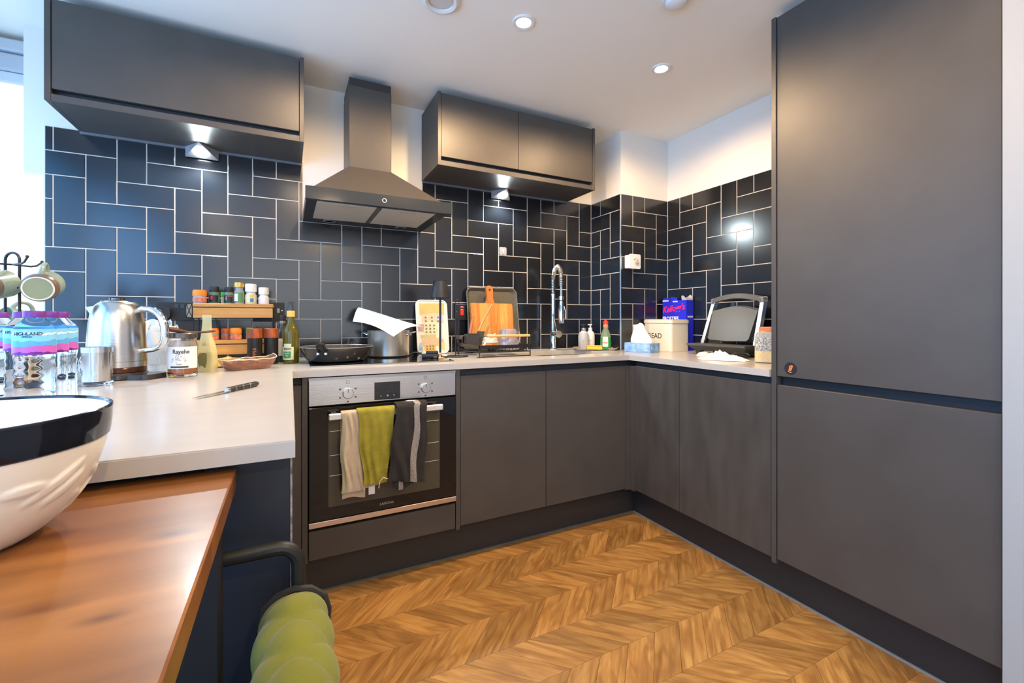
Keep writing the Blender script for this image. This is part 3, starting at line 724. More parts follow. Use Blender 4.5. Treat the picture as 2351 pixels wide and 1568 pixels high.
# ---- kettle
kt = thing('kettle', 'brushed steel jug kettle with chrome handle on its base', 'kettle', (-.504, 1.890, Z0), TH); KS = .775
ks = mat('kettle_steel', (.60, .57, .53), .24, 1, brush=(2, 2, 500))
obj('power_base', B().lathe([(.080, 0), (0.0837, .004), (0.0822, .016), (0.0760, .022), (0, .022)], n=40).prism(rrect(.03, .138, -.045, .045, .02, 4), 'z', .0, .017), mat('kettle_base', (.07, .065, .06), .22, .6), kt, world=False)
obj('base_ring', B().lathe([(0.0728, .022), (0.0767, .024), (0.0767, .036), (0.0752, .038)], n=40, cap=False), mat('kettle_ring', (.09, .035, .025), .2, .5), kt, world=False)
obj('body', B().lathe([(0.0728, .036), (0.0771, .040), (0.0767, .080), (0.0752, .130), (0.0721, .180), (0.0667, .215), (0.0589, .238), (0.0481, .250), (0.0434, .252)], n=56), ks, kt, world=False)
obj('lid', B().lathe([(0.0434, .252), (0.0418, .2555), (0.0155, .2575), (0, .2575)], n=40), ks, kt, world=False)
obj('lid_knob', B().lathe([(0.0186, .2570), (0.0217, .2600), (0.0209, .2645), (0.0155, .2670), (0, .2672)], n=28), mat('knob_dark_chrome', (.25, .22, .22), .12, 1), kt, world=False)
obj('handle', B().tube([(.060, 0, .222), (.085, 0, .230), (.112, 0, .228), (.132, 0, .218), (.147, 0, .200), (.156, 0, .172), (.158, 0, .145), (.154, 0, .122), (.144, 0, .106), (.120, 0, .096), (.074, 0, .090)], [.008, .010, .0115, .012, .012, .012, .0115, .011, .010, .009, .008], 14), 'chrome', kt, world=False)
obj('spout', B()._add([(-.060, -.026, .205), (-.060, .026, .205), (-.108, 0, .236), (-.054, -.026, .238), (-.054, .026, .238), (-.070, 0, .185)],
    [(0, 5, 2), (5, 1, 2), (0, 2, 3), (1, 4, 2), (2, 4, 3)]), ks, kt, world=False, smooth=0)
obj('seam_lines', B().lathe([(0.0773, .058), (0.0774, .0586), (0.0773, .0592)], n=40, cap=False), mat('seam', (.3, .28, .26), .3, 1), kt, world=False)

# ---- honey jar with spoon
hj = thing('honey_jar', 'glass honey jar with a cream label and a little amber honey left', 'jar', (-.324, 1.869, Z0), R(-10)); hj.scale = (.83, .83, 1)
obj('glass_body', B().lathe([(0, .001), (.046, .001), (.051, .006), (.052, .014), (.052, .108), (.047, .124), (.0455, .132), (.0430, .132), (.0440, .122), (.0490, .106), (.0490, .014), (.045, .008), (0, .006)], n=40), 'glass', hj, world=False)
obj('honey', B().lathe([(0, .0065), (.0445, .0085), (.0487, .015), (.0487, .027), (0, .027)], n=36), mat('honey', (.72, .20, .012), .15, trans=.25), hj, world=False)
obj('residue', B().lathe([(.0485, .028), (.0485, .106), (.0430, .122)], n=36, cap=False), mat('jar_residue', (.72, .68, .56), .5, alpha=.55), hj, world=False)
obj('label', band(.0524, .029, .103, -175, -5, 36), mat('cream_label', (.84, .82, .76), .6), hj, world=False)
obj('lid', B().lathe([(.0460, .131), (.0490, .132), (.0495, .146), (.0475, .149), (0, .1495)], n=40), mat('jar_lid', (.16, .14, .125), .3, .8), hj, world=False)
bend_text('lettering', 'Rayehe', .020, mat('label_ink', (.05, .045, .04), .6), hj, .0526, .086, -78, bold=.0003)
bend_text('lettering', 'HONEY', .0055, mat('label_ink', 0), hj, .0526, .0435, -84)
b = B(); 
obj('label_stripe', B().lathe([(.0528, .032), (.0528, .0375)], (0, 0, 0), 20, None, False, -120, -50), mat('label_ink', 0), hj, world=False)
def splot(k):
    rr = random.Random(k); b = B()
    for i in range(26):
        a = R(-88 + rr.gauss(0, 14)); z = .060 + rr.gauss(0, .006) + .004 * math.cos((a + R(88)) * 4); s = .0016 + rr.random() * .0022
        q = Matrix.Rotation(a, 3, 'Z'); b._add([q @ Vector((.0529, s * cx_, z - 0 + s * cz_)) + Vector((0, 0, 0)) for cx_, cz_ in ((-1, -.7), (1, -.5), (.8, .9), (-.7, .6))], [(0, 1, 2, 3)])
    return b
o = obj('label_picture', splot(3), mat('sketch_grey', (.52, .49, .42), .7), hj, world=False); o['kind'] = 'stuff'
sp = thing('wooden_spoon', 'brown wooden spoon laid across the lid of the honey jar', 'spoon', (-.310, 1.870, Z0 + .150))
A_ = Vector((-.052, -.042, .016)); C_ = Vector((.072, .052, .004)); b = B()
b.tube([A_ + (C_ - A_) * s + Vector((0, 0, -.010 * math.sin(math.pi * s))) for s in [0, .1, .25, .4, .6, .8, .92, 1]], [.0055, .009, .0075, .0042, .0036, .0040, .0048, .003], 10)
sw = wood('spoon_wood', '4a2a18', '6d4226', '331b0e', (30, 90, 90), .5)
obj('spoon_body', b, sw, sp, world=False)

# ---- paper bags behind the kettle handle
def paper_bag(label, x, y, w, d_, h, rz, top, m_, ink):
    t = thing('paper_bag', label, 'bag', (x, y, Z0), rz, 'food bags behind the kettle')
    def fn(u, v):
        a = 2 * math.pi * u; z = h * v; sq = .82 + .18 * abs(math.cos(2 * a))
        k = 1 if v < .62 else 1 - (v - .62) / .38 * .8
        cx = math.cos(a); cy = math.sin(a); n_ = (abs(cx) ** 4 + abs(cy) ** 4) ** .25
        return (w / 2 * cx / n_ * (1 + .03 * math.sin(9 * v + 3 * a)), d_ / 2 * cy / n_ * max(k, .06) + .004 * math.sin(7 * a + 8 * v), z + (.012 * math.sin(3 * a) if v > .95 else 0))
    obj('bag_body', B().sheet(fn, 40, 18), m_, t, world=False, smooth=60)
    obj('print_panel', B().box(-w * .36, w * .36, -d_ / 2 - .0035, -d_ / 2 - .0025, h * .16, h * .46), ink, t, world=False)
    if top: obj('clip', B().box(-w * .42, w * .42, -.008, .008, h - .012, h + .004, .003), top, t, world=False)
paper_bag('white paper flour bag seen through the kettle handle', -.478, 2.215, .125, .075, .185, R(-20), None, mat('bag_white', (.72, .68, .62), .7, bump=(30, .5)), mat('bag_print', (.50, .47, .43), .7))
paper_bag('pale folded bag with a clip between the kettle and the spice rack', -.425, 2.095, .105, .055, .165, R(-22), mat('clip_white', (.85, .84, .80), .4), mat('bag_cream', (.70, .66, .58), .6, bump=(30, .5)), mat('bag_print2', (.55, .52, .46), .7))

# ---- herb packet
hp = thing('herb_packet', 'half-empty clear yellow packet of dried herbs beside the honey jar', 'packet', (-.268, 1.985, Z0), R(-30)); hp.scale = (.85, .85, 1)
pk = mat('packet_film', (.80, .72, .36), .3, alpha=.60)
def fn(u, v):
    a = 2 * math.pi * u; z = .212 * v
    wv = .031 if v < .50 else (.031 - (v - .50) / .10 * .010 if v < .60 else .021)
    dv = .022 if v < .4 else max(.003, .022 - (v - .4) * .06)
    n_ = (abs(math.cos(a)) ** 6 + abs(math.sin(a)) ** 6) ** (1 / 6)
    return (wv * math.cos(a) / n_ - .012 * max(0, v - .3) + .003 * math.sin(8 * v), dv * math.sin(a) / n_ + .002 * math.sin(11 * v + a), z)
obj('film', B().sheet(fn, 32, 16), pk, hp, world=False, smooth=50)
obj('herbs', B().box(-.026, .012, -.0232, .018, .003, .072, .006, 2), mat('dried_herbs', (.13, .12, .03), .9, noise=(160, 1, (.22, .20, .06))), hp, world=False)
obj('printed_lines', B().box(-.008, .008, -.0245, -.0238, .108, .1092).box(-.008, .008, -.0245, -.0238, .103, .1042).box(-.008, .006, -.0245, -.0238, .098, .0992), mat('ink_brown', (.2, .17, .08), .6), hp, world=False)['kind'] = 'stuff'

# ---- tray of dates and snack wrapper
dt = thing('date_tray', 'clear plastic tray of dark red dates in front of the spice rack', 'food tray', (-.142, 2.022, Z0), R(24)); dt.scale = (.92, .92, 1)
def boat(s, z0, z1, m=.0):
    o_ = []
    for i in range(28):
        a = 2 * math.pi * i / 28; n_ = (abs(math.cos(a)) ** 5 + abs(math.sin(a)) ** 5) ** .2
        o_.append((s * .105 * math.cos(a) / n_, s * .060 * math.sin(a) / n_))
    return o_
def tray_fn(u, v):
    a = 2 * math.pi * u; n_ = (abs(math.cos(a)) ** 5 + abs(math.sin(a)) ** 5) ** .2; s = .72 + .28 * v ** .7
    lift = .014 * max(0, math.cos(a)) ** 6 * v
    return (s * .105 * math.cos(a) / n_, s * .060 * math.sin(a) / n_, .001 + .040 * v + lift + .0012 * math.sin(a * 14))
obj('tray_wall', B().sheet(tray_fn, 56, 8, .001), mat('tray_film', (.42, .20, .12), .10, alpha=.42), dt, world=False, smooth=50)
obj('tray_rim', B().tube([tray_fn(i / 56, 1) for i in range(56)], .0018, 6, closed=True), mat('tray_rim', (.80, .62, .42), .2), dt, world=False)
b = B()
rr = random.Random(5)
for i in range(34):
    x_ = (rr.random() - .5) * .140; y_ = (rr.random() - .5) * .074; b.ball((x_, y_, .012 + (i % 2) * .012), .0115, 8, (1.5, .9, .8))
o = obj('dates', b, mat('date_flesh', (.14, .022, .014), .35, noise=(40, .7, (.24, .06, .03))), dt, world=False); o['kind'] = 'stuff'
obj('paper_insert', B().sheet(lambda u, v: (-.055 + .09 * u, -.03 + .055 * v, .036 + .004 * math.sin(5 * u)), 6, 4, .0006), mat('insert', (.80, .78, .62), .6), dt, world=False)
obj('green_print', B().sheet(lambda u, v: (-.030 + .05 * u, -.015 + .03 * v, .0375 + .004 * math.sin(5 * (.28 + .55 * u))), 6, 4, .0004), mat('insert_green', (.22, .40, .16), .6), dt, world=False)
sw_ = thing('snack_wrapper', 'crumpled yellow and red snack wrapper behind the date tray', 'wrapper', (-.228, 2.150, Z0), R(10))
def fn(u, v):
    x = (u - .5) * .12; y = (v - .5) * .07
    return (x, y, .006 + .030 * math.sin(math.pi * u) * math.sin(math.pi * v) + .005 * math.sin(17 * u + 9 * v) * math.sin(13 * v + 2) + .004)
obj('foil', B().sheet(fn, 20, 14, .0008), mat('snack_foil', (.80, .55, .04), .3, noise=(26, 1, (.45, .05, .02))), sw_, world=False, smooth=20)

# ---- knife
kn = thing('kitchen_knife', 'small paring knife with dark ribbed handle lying on the worktop', 'knife', (-.1425, 1.3925, Z0), math.atan2(.187, .131))
obj('blade', B().prism([(-.114, -.001), (-.060, -.0085), (-.002, -.0085), (-.002, .0075), (-.07, .006)], 'z', .004, .0055), mat('blade_steel', (.55, .54, .52), .18, 1), kn, world=False)
obj('handle', B().tube([(-.006, -.0005, .007), (.010, 0, .0075), (.060, .001, .0078), (.104, .003, .0078), (.114, .004, .0075)], [.0058, .0072, .0075, .0078, .005], 12), mat('knife_handle', (.035, .032, .03), .35), kn, world=False)
obj('bolster', B().lathe([(.0062, 0), (.0075, .002), (.0075, .007), (.0070, .009)], (-.008, -.0005, .0074), 14, Matrix.Rotation(R(90), 3, 'Y')), mat('bolster', (.5, .5, .5), .2, 1), kn, world=False)
for k in range(3): obj('rib', B().lathe([(.0078, 0), (.0081, .0012), (.0078, .0024)], (.020 + .026 * k, .0005, .0077), 12, Matrix.Rotation(R(90), 3, 'Y'), cap=False), mat('bolster', 0), kn, world=False)

# ---- spice rack and its jars
rk = thing('spice_rack', 'two-tier wooden spice rack with black wire frame', 'rack', (-.215, 2.37, Z0))
bw = wood('bamboo', 'c08840', 'd9a55c', 'a8702c', (5, 60, 60), .45, ring=2)
for z in (1.150, .988):
    s_ = obj('shelf', B().box(-.366, -.062, 2.302, 2.440, z, z + .016, .0015), bw, rk)
    obj('fascia', B().box(-.364, -.064, 2.300, 2.308, z - .047, z - .003, .001), bw, rk)
    obj('end_board', B().hexa([(-.4035, 2.395, z - .044), (-.368, 2.306, z - .044), (-.368, 2.312, z - .044), (-.4035, 2.401, z - .044), (-.4035, 2.395, z + .012), (-.368, 2.306, z + .012), (-.368, 2.312, z + .012), (-.4035, 2.401, z + .012)]), mat('end_wood', (.52, .32, .20), .5), rk)
    q0 = Vector((-.404, 2.392, 0)); q1 = Vector((-.368, 2.302, 0)); zz = lambda p, h: (p.x, p.y, h)
    obj('end_wire', B().tube([zz(q0, z - .046), zz(q1, z + .014)], .0013, 6).tube([zz(q0, z + .014), zz(q1, z - .046)], .0013, 6).tube([zz(q0, z - .046), zz(q1, z - .046), zz(q1, z + .014), zz(q0, z + .014)], .0015, 6, closed=True), 'black', rk)
    obj('front_wire', B().tube([(-.368, 2.299, z - .0015), (-.060, 2.299, z - .0015)], .0014, 6), 'black', rk)
for x in (-.364, -.064):
    for y in (2.306, 2.436): obj('leg', B().cyl((x, y, Z0), (x, y, 1.150), .0028, n=8), 'black', rk)
obj('cable_black', B().tube([(-.30, 2.445, 1.10), (-.29, 2.43, 1.03), (-.27, 2.44, .93)], .0025, 6), 'blackmat', rk)
def jar(label, x, y, z, r, h, lid, lidh, body, fill=None, shape='plain', lab=None):
    r *= .9
    t = thing('spice_jar', label, 'spice jar', (x, y, z + .0004), group='spice jars on the rack')
    hb = h - lidh
    if shape == 'grinder':
        obj('body', B().lathe([(0, 0), (r * .96, 0), (r, .003), (r, hb * .72), (r * .80, hb * .86), (r * .78, hb)], n=24), body, t, world=False)
        obj('cap', B().lathe([(r * .80, hb), (r * .98, hb + .002), (r * .98, h - .006), (r * .90, h), (0, h)], n=24), lid, t, world=False)
    elif shape == 'tub':
        obj('body', B().lathe([(0, 0), (r * .93, 0), (r * .95, .003), (r * .95, hb)], n=24), body, t, world=False)
        obj('lid', B().lathe([(r, hb - .001), (r * 1.02, hb + .002), (r * 1.02, h - .007), (r * .97, h - .003), (r * .94, h - .003), (r * .94, h), (r * .90, h), (r * .90, h - .006), (0, h - .006)], n=24), lid, t, world=False)
    else:
        obj('body', B().lathe([(0, 0), (r * .96, 0), (r, .003), (r, hb * .80), (r * .84, hb)], n=24), body, t, world=False)
        obj('lid', B().lathe([(r * .86, hb - .001), (r * .88, hb), (r * .88, h - .004), (r * .78, h), (0, h)], n=24), lid, t, world=False)
    if fill:
        obj('contents', B().lathe([(r * 1.003, .004), (r * 1.003, hb * (.62 if shape != 'tub' else .75))], n=24, cap=False), fill, t, world=False)
    if lab: obj('label', B().lathe([(r * 1.012, hb * .10), (r * 1.012, hb * .70)], (0, 0, 0), 18, None, False, -150, -40), lab, t, world=False)
    return t
cl = mat('clear_plastic', (.75, .76, .74), .10, trans=.55)
ORG = mat('orange_lid', (.90, .26, .02), .4); GRN = mat('green_lid', (.10, .50, .10), .4); LGR = mat('mint_lid', (.25, .62, .30), .4)
redc = mat('red_spice', (.50, .10, .05), .6, noise=(90, .8, (.75, .35, .25))); drk = mat('dark_label', (.018, .022, .030), .4)
T1 = 1.1664; T2 = 1.0044
jar('small jar with mint green lid at the left end of the top shelf', -.373 + .02, 2.415, T1, .017, .055, LGR, .020, mat('pale_blue_body', (.45, .60, .62), .3), shape='tub')
jar('squat jar with orange flip lid on the top shelf', -.347, 2.345, T1, .029, .058, ORG, .026, cl, redc, 'tub')
t = jar('tall black-capped spice jar with dark label next to the orange lid', -.297, 2.372, T1, .0235, .077, 'blackmat', .024, mat('green_glass_jar', (.12, .20, .12), .1), None, 'plain', drk)
obj('label_patch', B().lathe([(.0219, .018), (.0219, .034)], (0, 0, 0), 6, None, False, -125, -100), mat('patch_red', (.5, .04, .06), .5), t, world=False)
jar('low jar with bright green lid between two black-capped jars', -.2665, 2.415, T1, .0125, .055, GRN, .022, mat('pale_body', (.55, .60, .52), .3), shape='tub')
t = jar('black-capped spice jar with red lettering on its label', -.2405, 2.372, T1, .0225, .076, 'blackmat', .022, mat('green_glass_jar', 0), None, 'plain', drk)
bend_text('lettering', 'Aloo', .010, mat('aloo_red', (.75, .05, .06), .5), t, .0208, .034, -75, bold=.0002)
bend_text('lettering', 'adoo', .009, mat('aloo_white', (.85, .85, .85), .5), t, .0208, .024, -118, vertical=True)
t = jar('tall grinder jar with gold cap on the top shelf', -.2015, 2.372, T1, .0232, .098, mat('gold_cap', (.62, .40, .10), .3, .5), .024, mat('pepper_glass', (.30, .31, .30), .1), None, 'grinder', mat('green_label', (.10, .26, .10), .5))
obj('white_band', B().lathe([(.0214, .012), (.0214, .046)], (0, 0, 0), 8, None, False, -150, -100), mat('white_label', (.8, .8, .76), .5), t, world=False)
t = jar('clear grinder with white top and yellow label', -.155, 2.372, T1, .0270, .093, mat('clear_white_cap', (.78, .79, .78), .25), .038, mat('salt_body', (.62, .60, .50), .2), None, 'grinder', mat('cream_label2', (.75, .68, .42), .5))
obj('blue_patch', B().lathe([(.0249, .008), (.0249, .026)], (0, 0, 0), 6, None, False, -95, -60), mat('patch_blue', (.05, .25, .40), .5), t, world=False)
obj('yellow_patch', B().lathe([(.0249, .030), (.0249, .042)], (0, 0, 0), 6, None, False, -95, -60), mat('patch_yellow', (.75, .55, .06), .5), t, world=False)
jar('white salt grinder at the right end of the top shelf', -.103, 2.372, T1, .0250, .078, mat('salt_cap', (.74, .74, .68), .3), .034, mat('salt_white', (.75, .76, .76), .3), None, 'grinder')
jar('orange-lidded jar at the left of the lower shelf, behind the herb packet', -.300, 2.345, T2, .0265, .052, ORG, .024, cl, redc, 'tub')
jar('orange-lidded jar turned away, second on the lower shelf', -.252, 2.385, T2, .0235, .050, mat('dark_orange_lid', (.70, .15, .02), .4), .022, cl, redc, 'tub')
jar('orange-lidded jar in the middle of the lower shelf', -.212, 2.345, T2, .0255, .053, ORG, .024, mat('amber_body', (.55, .25, .12), .2), redc, 'tub')
jar('lime-lidded jar on the lower shelf behind the pepper mill', -.155, 2.37, T2, .0230, .053, mat('lime_lid', (.25, .50, .08), .4), .016, mat('pale_body', 0), None, 'tub')

# ---- pepper and salt mills
millw = wood('mill_wood', '8a3c18', 'b05c2a', '6a2a10', (40, 90, 20), .4)
def mill(label, x, y, txt):
    t = thing('spice_mill', label, 'mill', (x, y, Z0), group='pair of black and wood mills')
    obj('body', B().lathe([(0, 0), (.0275, 0), (.0285, .002), (.0285, .114)], n=36), mat('mill_black', (.014, .013, .013), .35), t, world=False)
    obj('crown', B().lathe([(.0285, .1145), (.0290, .115), (.0290, .154), (.0270, .156), (0, .156)], n=36), millw, t, world=False)
    obj('knob', B().lathe([(.0075, .156), (.0080, .160), (.0060, .163), (0, .163)], n=16), mat('knob_dark', (.05, .045, .04), .3, .7), t, world=False)
    if txt: bend_text('lettering', txt, .0185, mat('copper_print', (.50, .20, .10), .4, .5), t, .0287, .046, -88, vertical=True)
mill('black mill with wooden crown lettered in copper, beside the spice rack', -.129, 2.196, 'PEPPER')
mill('plain black mill with wooden crown nearest the oil bottles', -.068, 2.216, None)

# ---- oil and vinegar bottles
ob = thing('olive_oil_bottle', 'tall olive oil bottle with yellow cap and green label', 'bottle', (.010, 2.208, Z0)); ob.scale = (.95, .95, 1)
obj('glass', B().lathe([(0, 0), (.032, 0), (.0345, .004), (.0345, .128), (.031, .150), (.020, .170), (.0155, .180), (.0150, .206)], n=36), mat('olive_glass', (.13, .115, .012), .06, trans=.35, ior=1.45), ob, world=False)
obj('cap', B().lathe([(.0165, .206), (.0175, .207), (.0175, .232), (.0160, .234), (.0110, .234)], n=28), mat('yellow_cap', (.72, .46, .10), .4), ob, world=False)
obj('cap_ring', B().lathe([(.0166, .2045), (.0180, .2050), (.0180, .2080), (.0166, .2085)], n=28, cap=False), mat('cap_ring_brown', (.25, .12, .03), .4), ob, world=False)
obj('pourer', B().lathe([(.0120, .234), (.0125, .240), (.0115, .268), (.0130, .274), (0, .275)], n=20), mat('pourer_glass', (.10, .12, .12), .08, trans=.5), ob, world=False)
obj('label', B().lathe([(.0349, .018), (.0349, .074)], (0, 0, 0), 24, None, False, -165, -70), mat('oil_label', (.60, .62, .38), .5), ob, world=False)
obj('label_top', B().lathe([(.0349, .074), (.0349, .088)], (0, 0, 0), 12, None, False, -145, -88), mat('oil_label', 0), ob, world=False)
obj('label_green', B().lathe([(.0352, .024), (.0352, .054)], (0, 0, 0), 16, None, False, -150, -90), mat('oil_green', (.05, .22, .08), .5), ob, world=False)
bend_text('lettering', 'BERIO', .013, mat('oil_ink', (.10, .09, .05), .5), ob, .0351, .065, -116, bold=.0003)
bend_text('lettering', 'OLIVE', .008, mat('oil_print', (.75, .78, .62), .5), ob, .0354, .045, -120)
bend_text('lettering', 'OIL', .008, mat('oil_print', 0), ob, .0354, .035, -120)
vb = thing('vinegar_bottle', 'slim dark vinegar bottle with pale label behind the olive oil', 'bottle', (-.024, 2.290, Z0))
obj('glass', B().lathe([(0, 0), (.022, 0), (.0235, .003), (.0235, .130), (.020, .150), (.012, .165), (.0115, .190)], n=28), mat('vinegar_glass', (.05, .055, .05), .08, trans=.3), vb, world=False)
obj('cap', B().lathe([(.0135, .188), (.0140, .189), (.0140, .212), (.0125, .214), (0, .214)], n=24), mat('vinegar_cap', (.04, .035, .035), .3, .5), vb, world=False)
obj('neck_foil', B().lathe([(.0126, .176), (.0136, .178), (.0136, .188)], n=24, cap=False), mat('foil_gold', (.45, .38, .22), .3, .8), vb, world=False)
obj('label', B().lathe([(.0238, .030), (.0238, .108)], (0, 0, 0), 20, None, False, -170, -20), mat('vinegar_label', (.66, .58, .40), .55), vb, world=False)


# ---- wall sockets
def socket(label, x0, x1, z0, z1, y=YA - .001):
    t = thing('wall_socket', label, 'socket', ((x0 + x1) / 2, y, z0))
    obj('plate', B().box(x0, x1, y - .009, y, z0, z1, .002), 'blackmat', t)
    return t
t = socket('black double wall socket with a plug, left of the spice rack', -.530, -.395, 1.090, 1.176)
obj('plug', B().prism(rrect(-.520, -.470, 1.098, 1.152, .018, 5), 'y', 2.440, 2.480), 'blackmat', t)
obj('switch', B().box(-.462, -.445, 2.477, 2.481, 1.145, 1.165, .001), mat('switch_dark', (.03, .03, .033), .3), t)
obj('switch', B().box(-.440, -.423, 2.477, 2.481, 1.145, 1.165, .001), mat('switch_dark', 0), t)
t = socket('black wall socket right of the spice rack above the oil bottles', -.155, -.018, 1.085, 1.180)
obj('switch', B().box(-.050, -.038, 2.477, 2.481, 1.128, 1.150, .001), mat('switch_light', (.3, .3, .3), .4), t)
obj('screw', B().lathe([(0, .001), (.002, .001), (.002, 0)], (-.028, 2.480, 1.140), 10, Matrix.Rotation(R(90), 3, 'X')), 'chrome', t)

# ================================================================== HOB, SINK AND RIGHT-HAND WORKTOP
hb = thing('hob', 'flat black glass hob set in the worktop above the oven', 'hob', (.375, 2.20, Z0))
obj('glass_plate', B().prism(rrect(.080, .690, 1.958, 2.455, .006, 3), 'z', Z0, Z0 + .0055), mat('hob_glass', (.006, .006, .007), .04), hb)
obj('steel_edge', B().box(.080, .690, 1.9555, 1.9580, Z0, Z0 + .0050), mat('hob_edge', (.35, .33, .31), .25, 1), hb)
for x, y, r_ in ((.22, 2.10, .09), (.53, 2.08, .075), (.24, 2.33, .075), (.50, 2.33, .09)):
    obj('ring_mark', B().lathe([(r_ - .001, .0056), (r_, .0058), (r_ + .001, .0056)], (x, y, Z0), 48, None, False), mat('ring_print', (.10, .10, .10), .3), hb)
ZH = Z0 + .0062
# ---- frying pan (two loop handles)
fp = thing('frying_pan', 'wide black non-stick pan with speckled inside on the hob', 'pan', (.200, 2.165, ZH), TH); fp.scale = (.92, .92, 1)
pmat = mat('pan_black', (.016, .015, .014), .16, noise=(4, .7, (.10, .085, .065)))
obj('pan_outside', B().lathe([(0, 0), (.115, 0), (.135, .006), (.155, .028), (.166, .055), (.170, .066)], n=64), pmat, fp, world=False)
obj('pan_inside', B().lathe([(.168, .0655), (.162, .054), (.150, .028), (.130, .008), (0, .006)], n=64), mat('pan_speckle', (.06, .055, .05), .4, noise=(300, 1, (.30, .29, .27))), fp, world=False)
obj('rim', B().lathe([(.167, .066), (.1685, .0675), (.1705, .0670), (.1700, .0645)], n=64, cap=False), mat('pan_rim', (.55, .52, .48), .3, .8), fp, world=False)
for s_ in (-1, 1):
    h_ = obj('loop_handle', B().tube([(-.016, s_ * .168, .050), (-.017, s_ * .186, .064), (-.014, s_ * .196, .084), (0, s_ * .200, .090), (.014, s_ * .196, .084), (.017, s_ * .186, .064), (.016, s_ * .168, .050)], [.005, .006, .0065, .007, .0065, .006, .005], 10), mat('handle_black', (.03, .028, .026), .25, .4), fp, world=False)
    if s_ < 0:
        for x_ in (-.018, .018): obj('rivet', B().lathe([(.0065, 0), (.0075, .006), (.005, .010), (0, .011)], (x_, -.172, .042), 12, Matrix.Rotation(R(78), 3, 'X')), 'chrome', h_, world=False)
        obj('strap', B().sheet(lambda u, v: (-.012 + .026 * u + .004 * v, -.176 - .014 * v, .058 + .030 * v), 4, 6, .003), mat('handle_black', 0), h_, world=False)
# ---- saucepan with a sheet of paper on it
po = thing('stock_pot', 'stainless steel pot behind the frying pan on the hob', 'pot', (.462, 2.320, ZH), TH); po.scale = (.96, .96, 1)
obj('outside', B().lathe([(0, 0), (.098, 0), (.107, .006), (.108, .012), (.108, .128), (.1105, .133)], n=64), mat('pot_steel', (.78, .72, .62), .30, .9), po, world=False)
obj('inside', B().lathe([(.109, .1325), (.1060, .128), (.1060, .010), (0, .006)], n=64), mat('pot_steel', 0), po, world=False)
for s_ in (-1, 1):
    h_ = obj('side_handle', B().tube([(s_ * .106, -.032, .112), (s_ * .118, -.030, .117), (s_ * .138, -.018, .124), (s_ * .142, 0, .126), (s_ * .138, .018, .124), (s_ * .118, .030, .117), (s_ * .106, .032, .112)], .0038, 8), 'chrome', po, world=False)
    for y_ in (-.032, .032): obj('lug', B().ball((s_ * .108, y_, .111), .0075, 10), 'chrome', h_, world=False)
pp = thing('paper_sheet', 'curled white sheet of paper resting across the top of the pot', 'paper', (.46, 2.31, ZH + .14))
c00 = Vector((.288, 2.335, 1.085)); c10 = Vector((.455, 2.168, 1.012)); c01 = Vector((.348, 2.440, 1.148)); c11 = Vector((.628, 2.262, 1.058))
def fn(u, v):
    # u along the long side (left -> right), v front -> back
    p = c00.lerp(c10, u).lerp(c01.lerp(c11, u), v)
    p.z += .036 * math.sin(math.pi * v) * (1 - .45 * u) + .012 * math.sin(math.pi * u) * (1 - v) + .020 * (1 - v) * u * (1 - u)
    return p - Vector((.46, 2.31, ZH + .14))
obj('sheet', B().sheet(fn, 18, 14, .0006), mat('paper_white', (.82, .80, .77), .7), pp, world=False, smooth=60)
# ---- clutter on the hob edge
cl_ = thing('gas_lighter', 'black plastic gadget lying on the right end of the hob', 'gadget', (.628, 2.120, ZH), R(-15))
obj('body', B().box(-.045, .045, -.020, .020, 0, .020, .005, 2).box(-.025, .035, -.016, .022, .018, .034, .005, 2), 'blackmat', cl_, world=False)
obj('tip', B().tube([(-.045, .01, .020), (-.075, .014, .027), (-.105, .012, .018)], [.006, .004, .0025], 8), 'blackmat', cl_, world=False)
obj('clip', B().box(.010, .030, -.028, -.018, 0, .010, .002), mat('clip_grey', (.06, .06, .06), .4), cl_, world=False)
og = thing('bottle_stopper', 'tiny pale orange stopper standing at the hob corner', 'stopper', (.652, 2.055, ZH))
obj('stem', B().lathe([(.006, 0), (.008, .002), (.005, .006), (.0045, .018), (.0075, .022), (.006, .028), (0, .029)], n=14), mat('stopper_orange', (.75, .42, .20), .5), og, world=False)
obj('foot', B().box(-.004, .018, -.006, .006, 0, .005, .001), mat('stopper_orange', 0), og, world=False)

# ---- painted tray leaning on the tiles
lean = lambda x, z, o_=0: Vector((x, 2.425 + .052 * (z - ZT) / .31 - o_, z))
pt = thing('painted_tray', 'narrow cream tray with painted yellow and orange houses leaning on the tiles', 'tray', (.735, 2.43, Z0))
def flat_poly(name, poly, m_, o0, o1, parent):
    n = len(poly); vs = [lean(x, z, o0) for x, z in poly] + [lean(x, z, o1) for x, z in poly]
    return obj(name, B()._add(vs, [tuple(range(n))[::-1], tuple(range(n, 2 * n))] + [(i, (i + 1) % n, n + (i + 1) % n, n + i) for i in range(n)]), m_, parent, smooth=0)
pbase = flat_poly('tray_body', rrect(.640, .824, Z0 + .001, 1.207, .030, 6), mat('tray_cream', (.74, .73, .62), .3), 0, .006, pt)
obj('tray_rim', B().tube([lean(x, z, .007) for x, z in rrect(.642, .822, Z0 + .004, 1.205, .029, 6)], .0035, 6, closed=True), mat('tray_rim_cream', (.80, .79, .70), .3), pt)
house = [((.662, .805, 1.120, 1.190), (.72, .50, .16)), ((.672, .800, 1.075, 1.125), (.80, .58, .36)), ((.680, .760, 1.010, 1.078), (.78, .72, .42)), ((.664, .750, .990, 1.012), (.60, .52, .24)),
         ((.690, .722, .955, .990), (.52, .50, .34)), ((.668, .795, .945, .985), (.80, .48, .28)), ((.682, .745, .920, .955), (.88, .50, .10)), ((.765, .800, .925, .958), (.80, .62, .25)), ((.757, .800, 1.085, 1.120), (.55, .58, .72)), ((.650, .680, 1.030, 1.070), (.55, .35, .30)), ((.652, .672, .925, .960), (.45, .58, .68))]
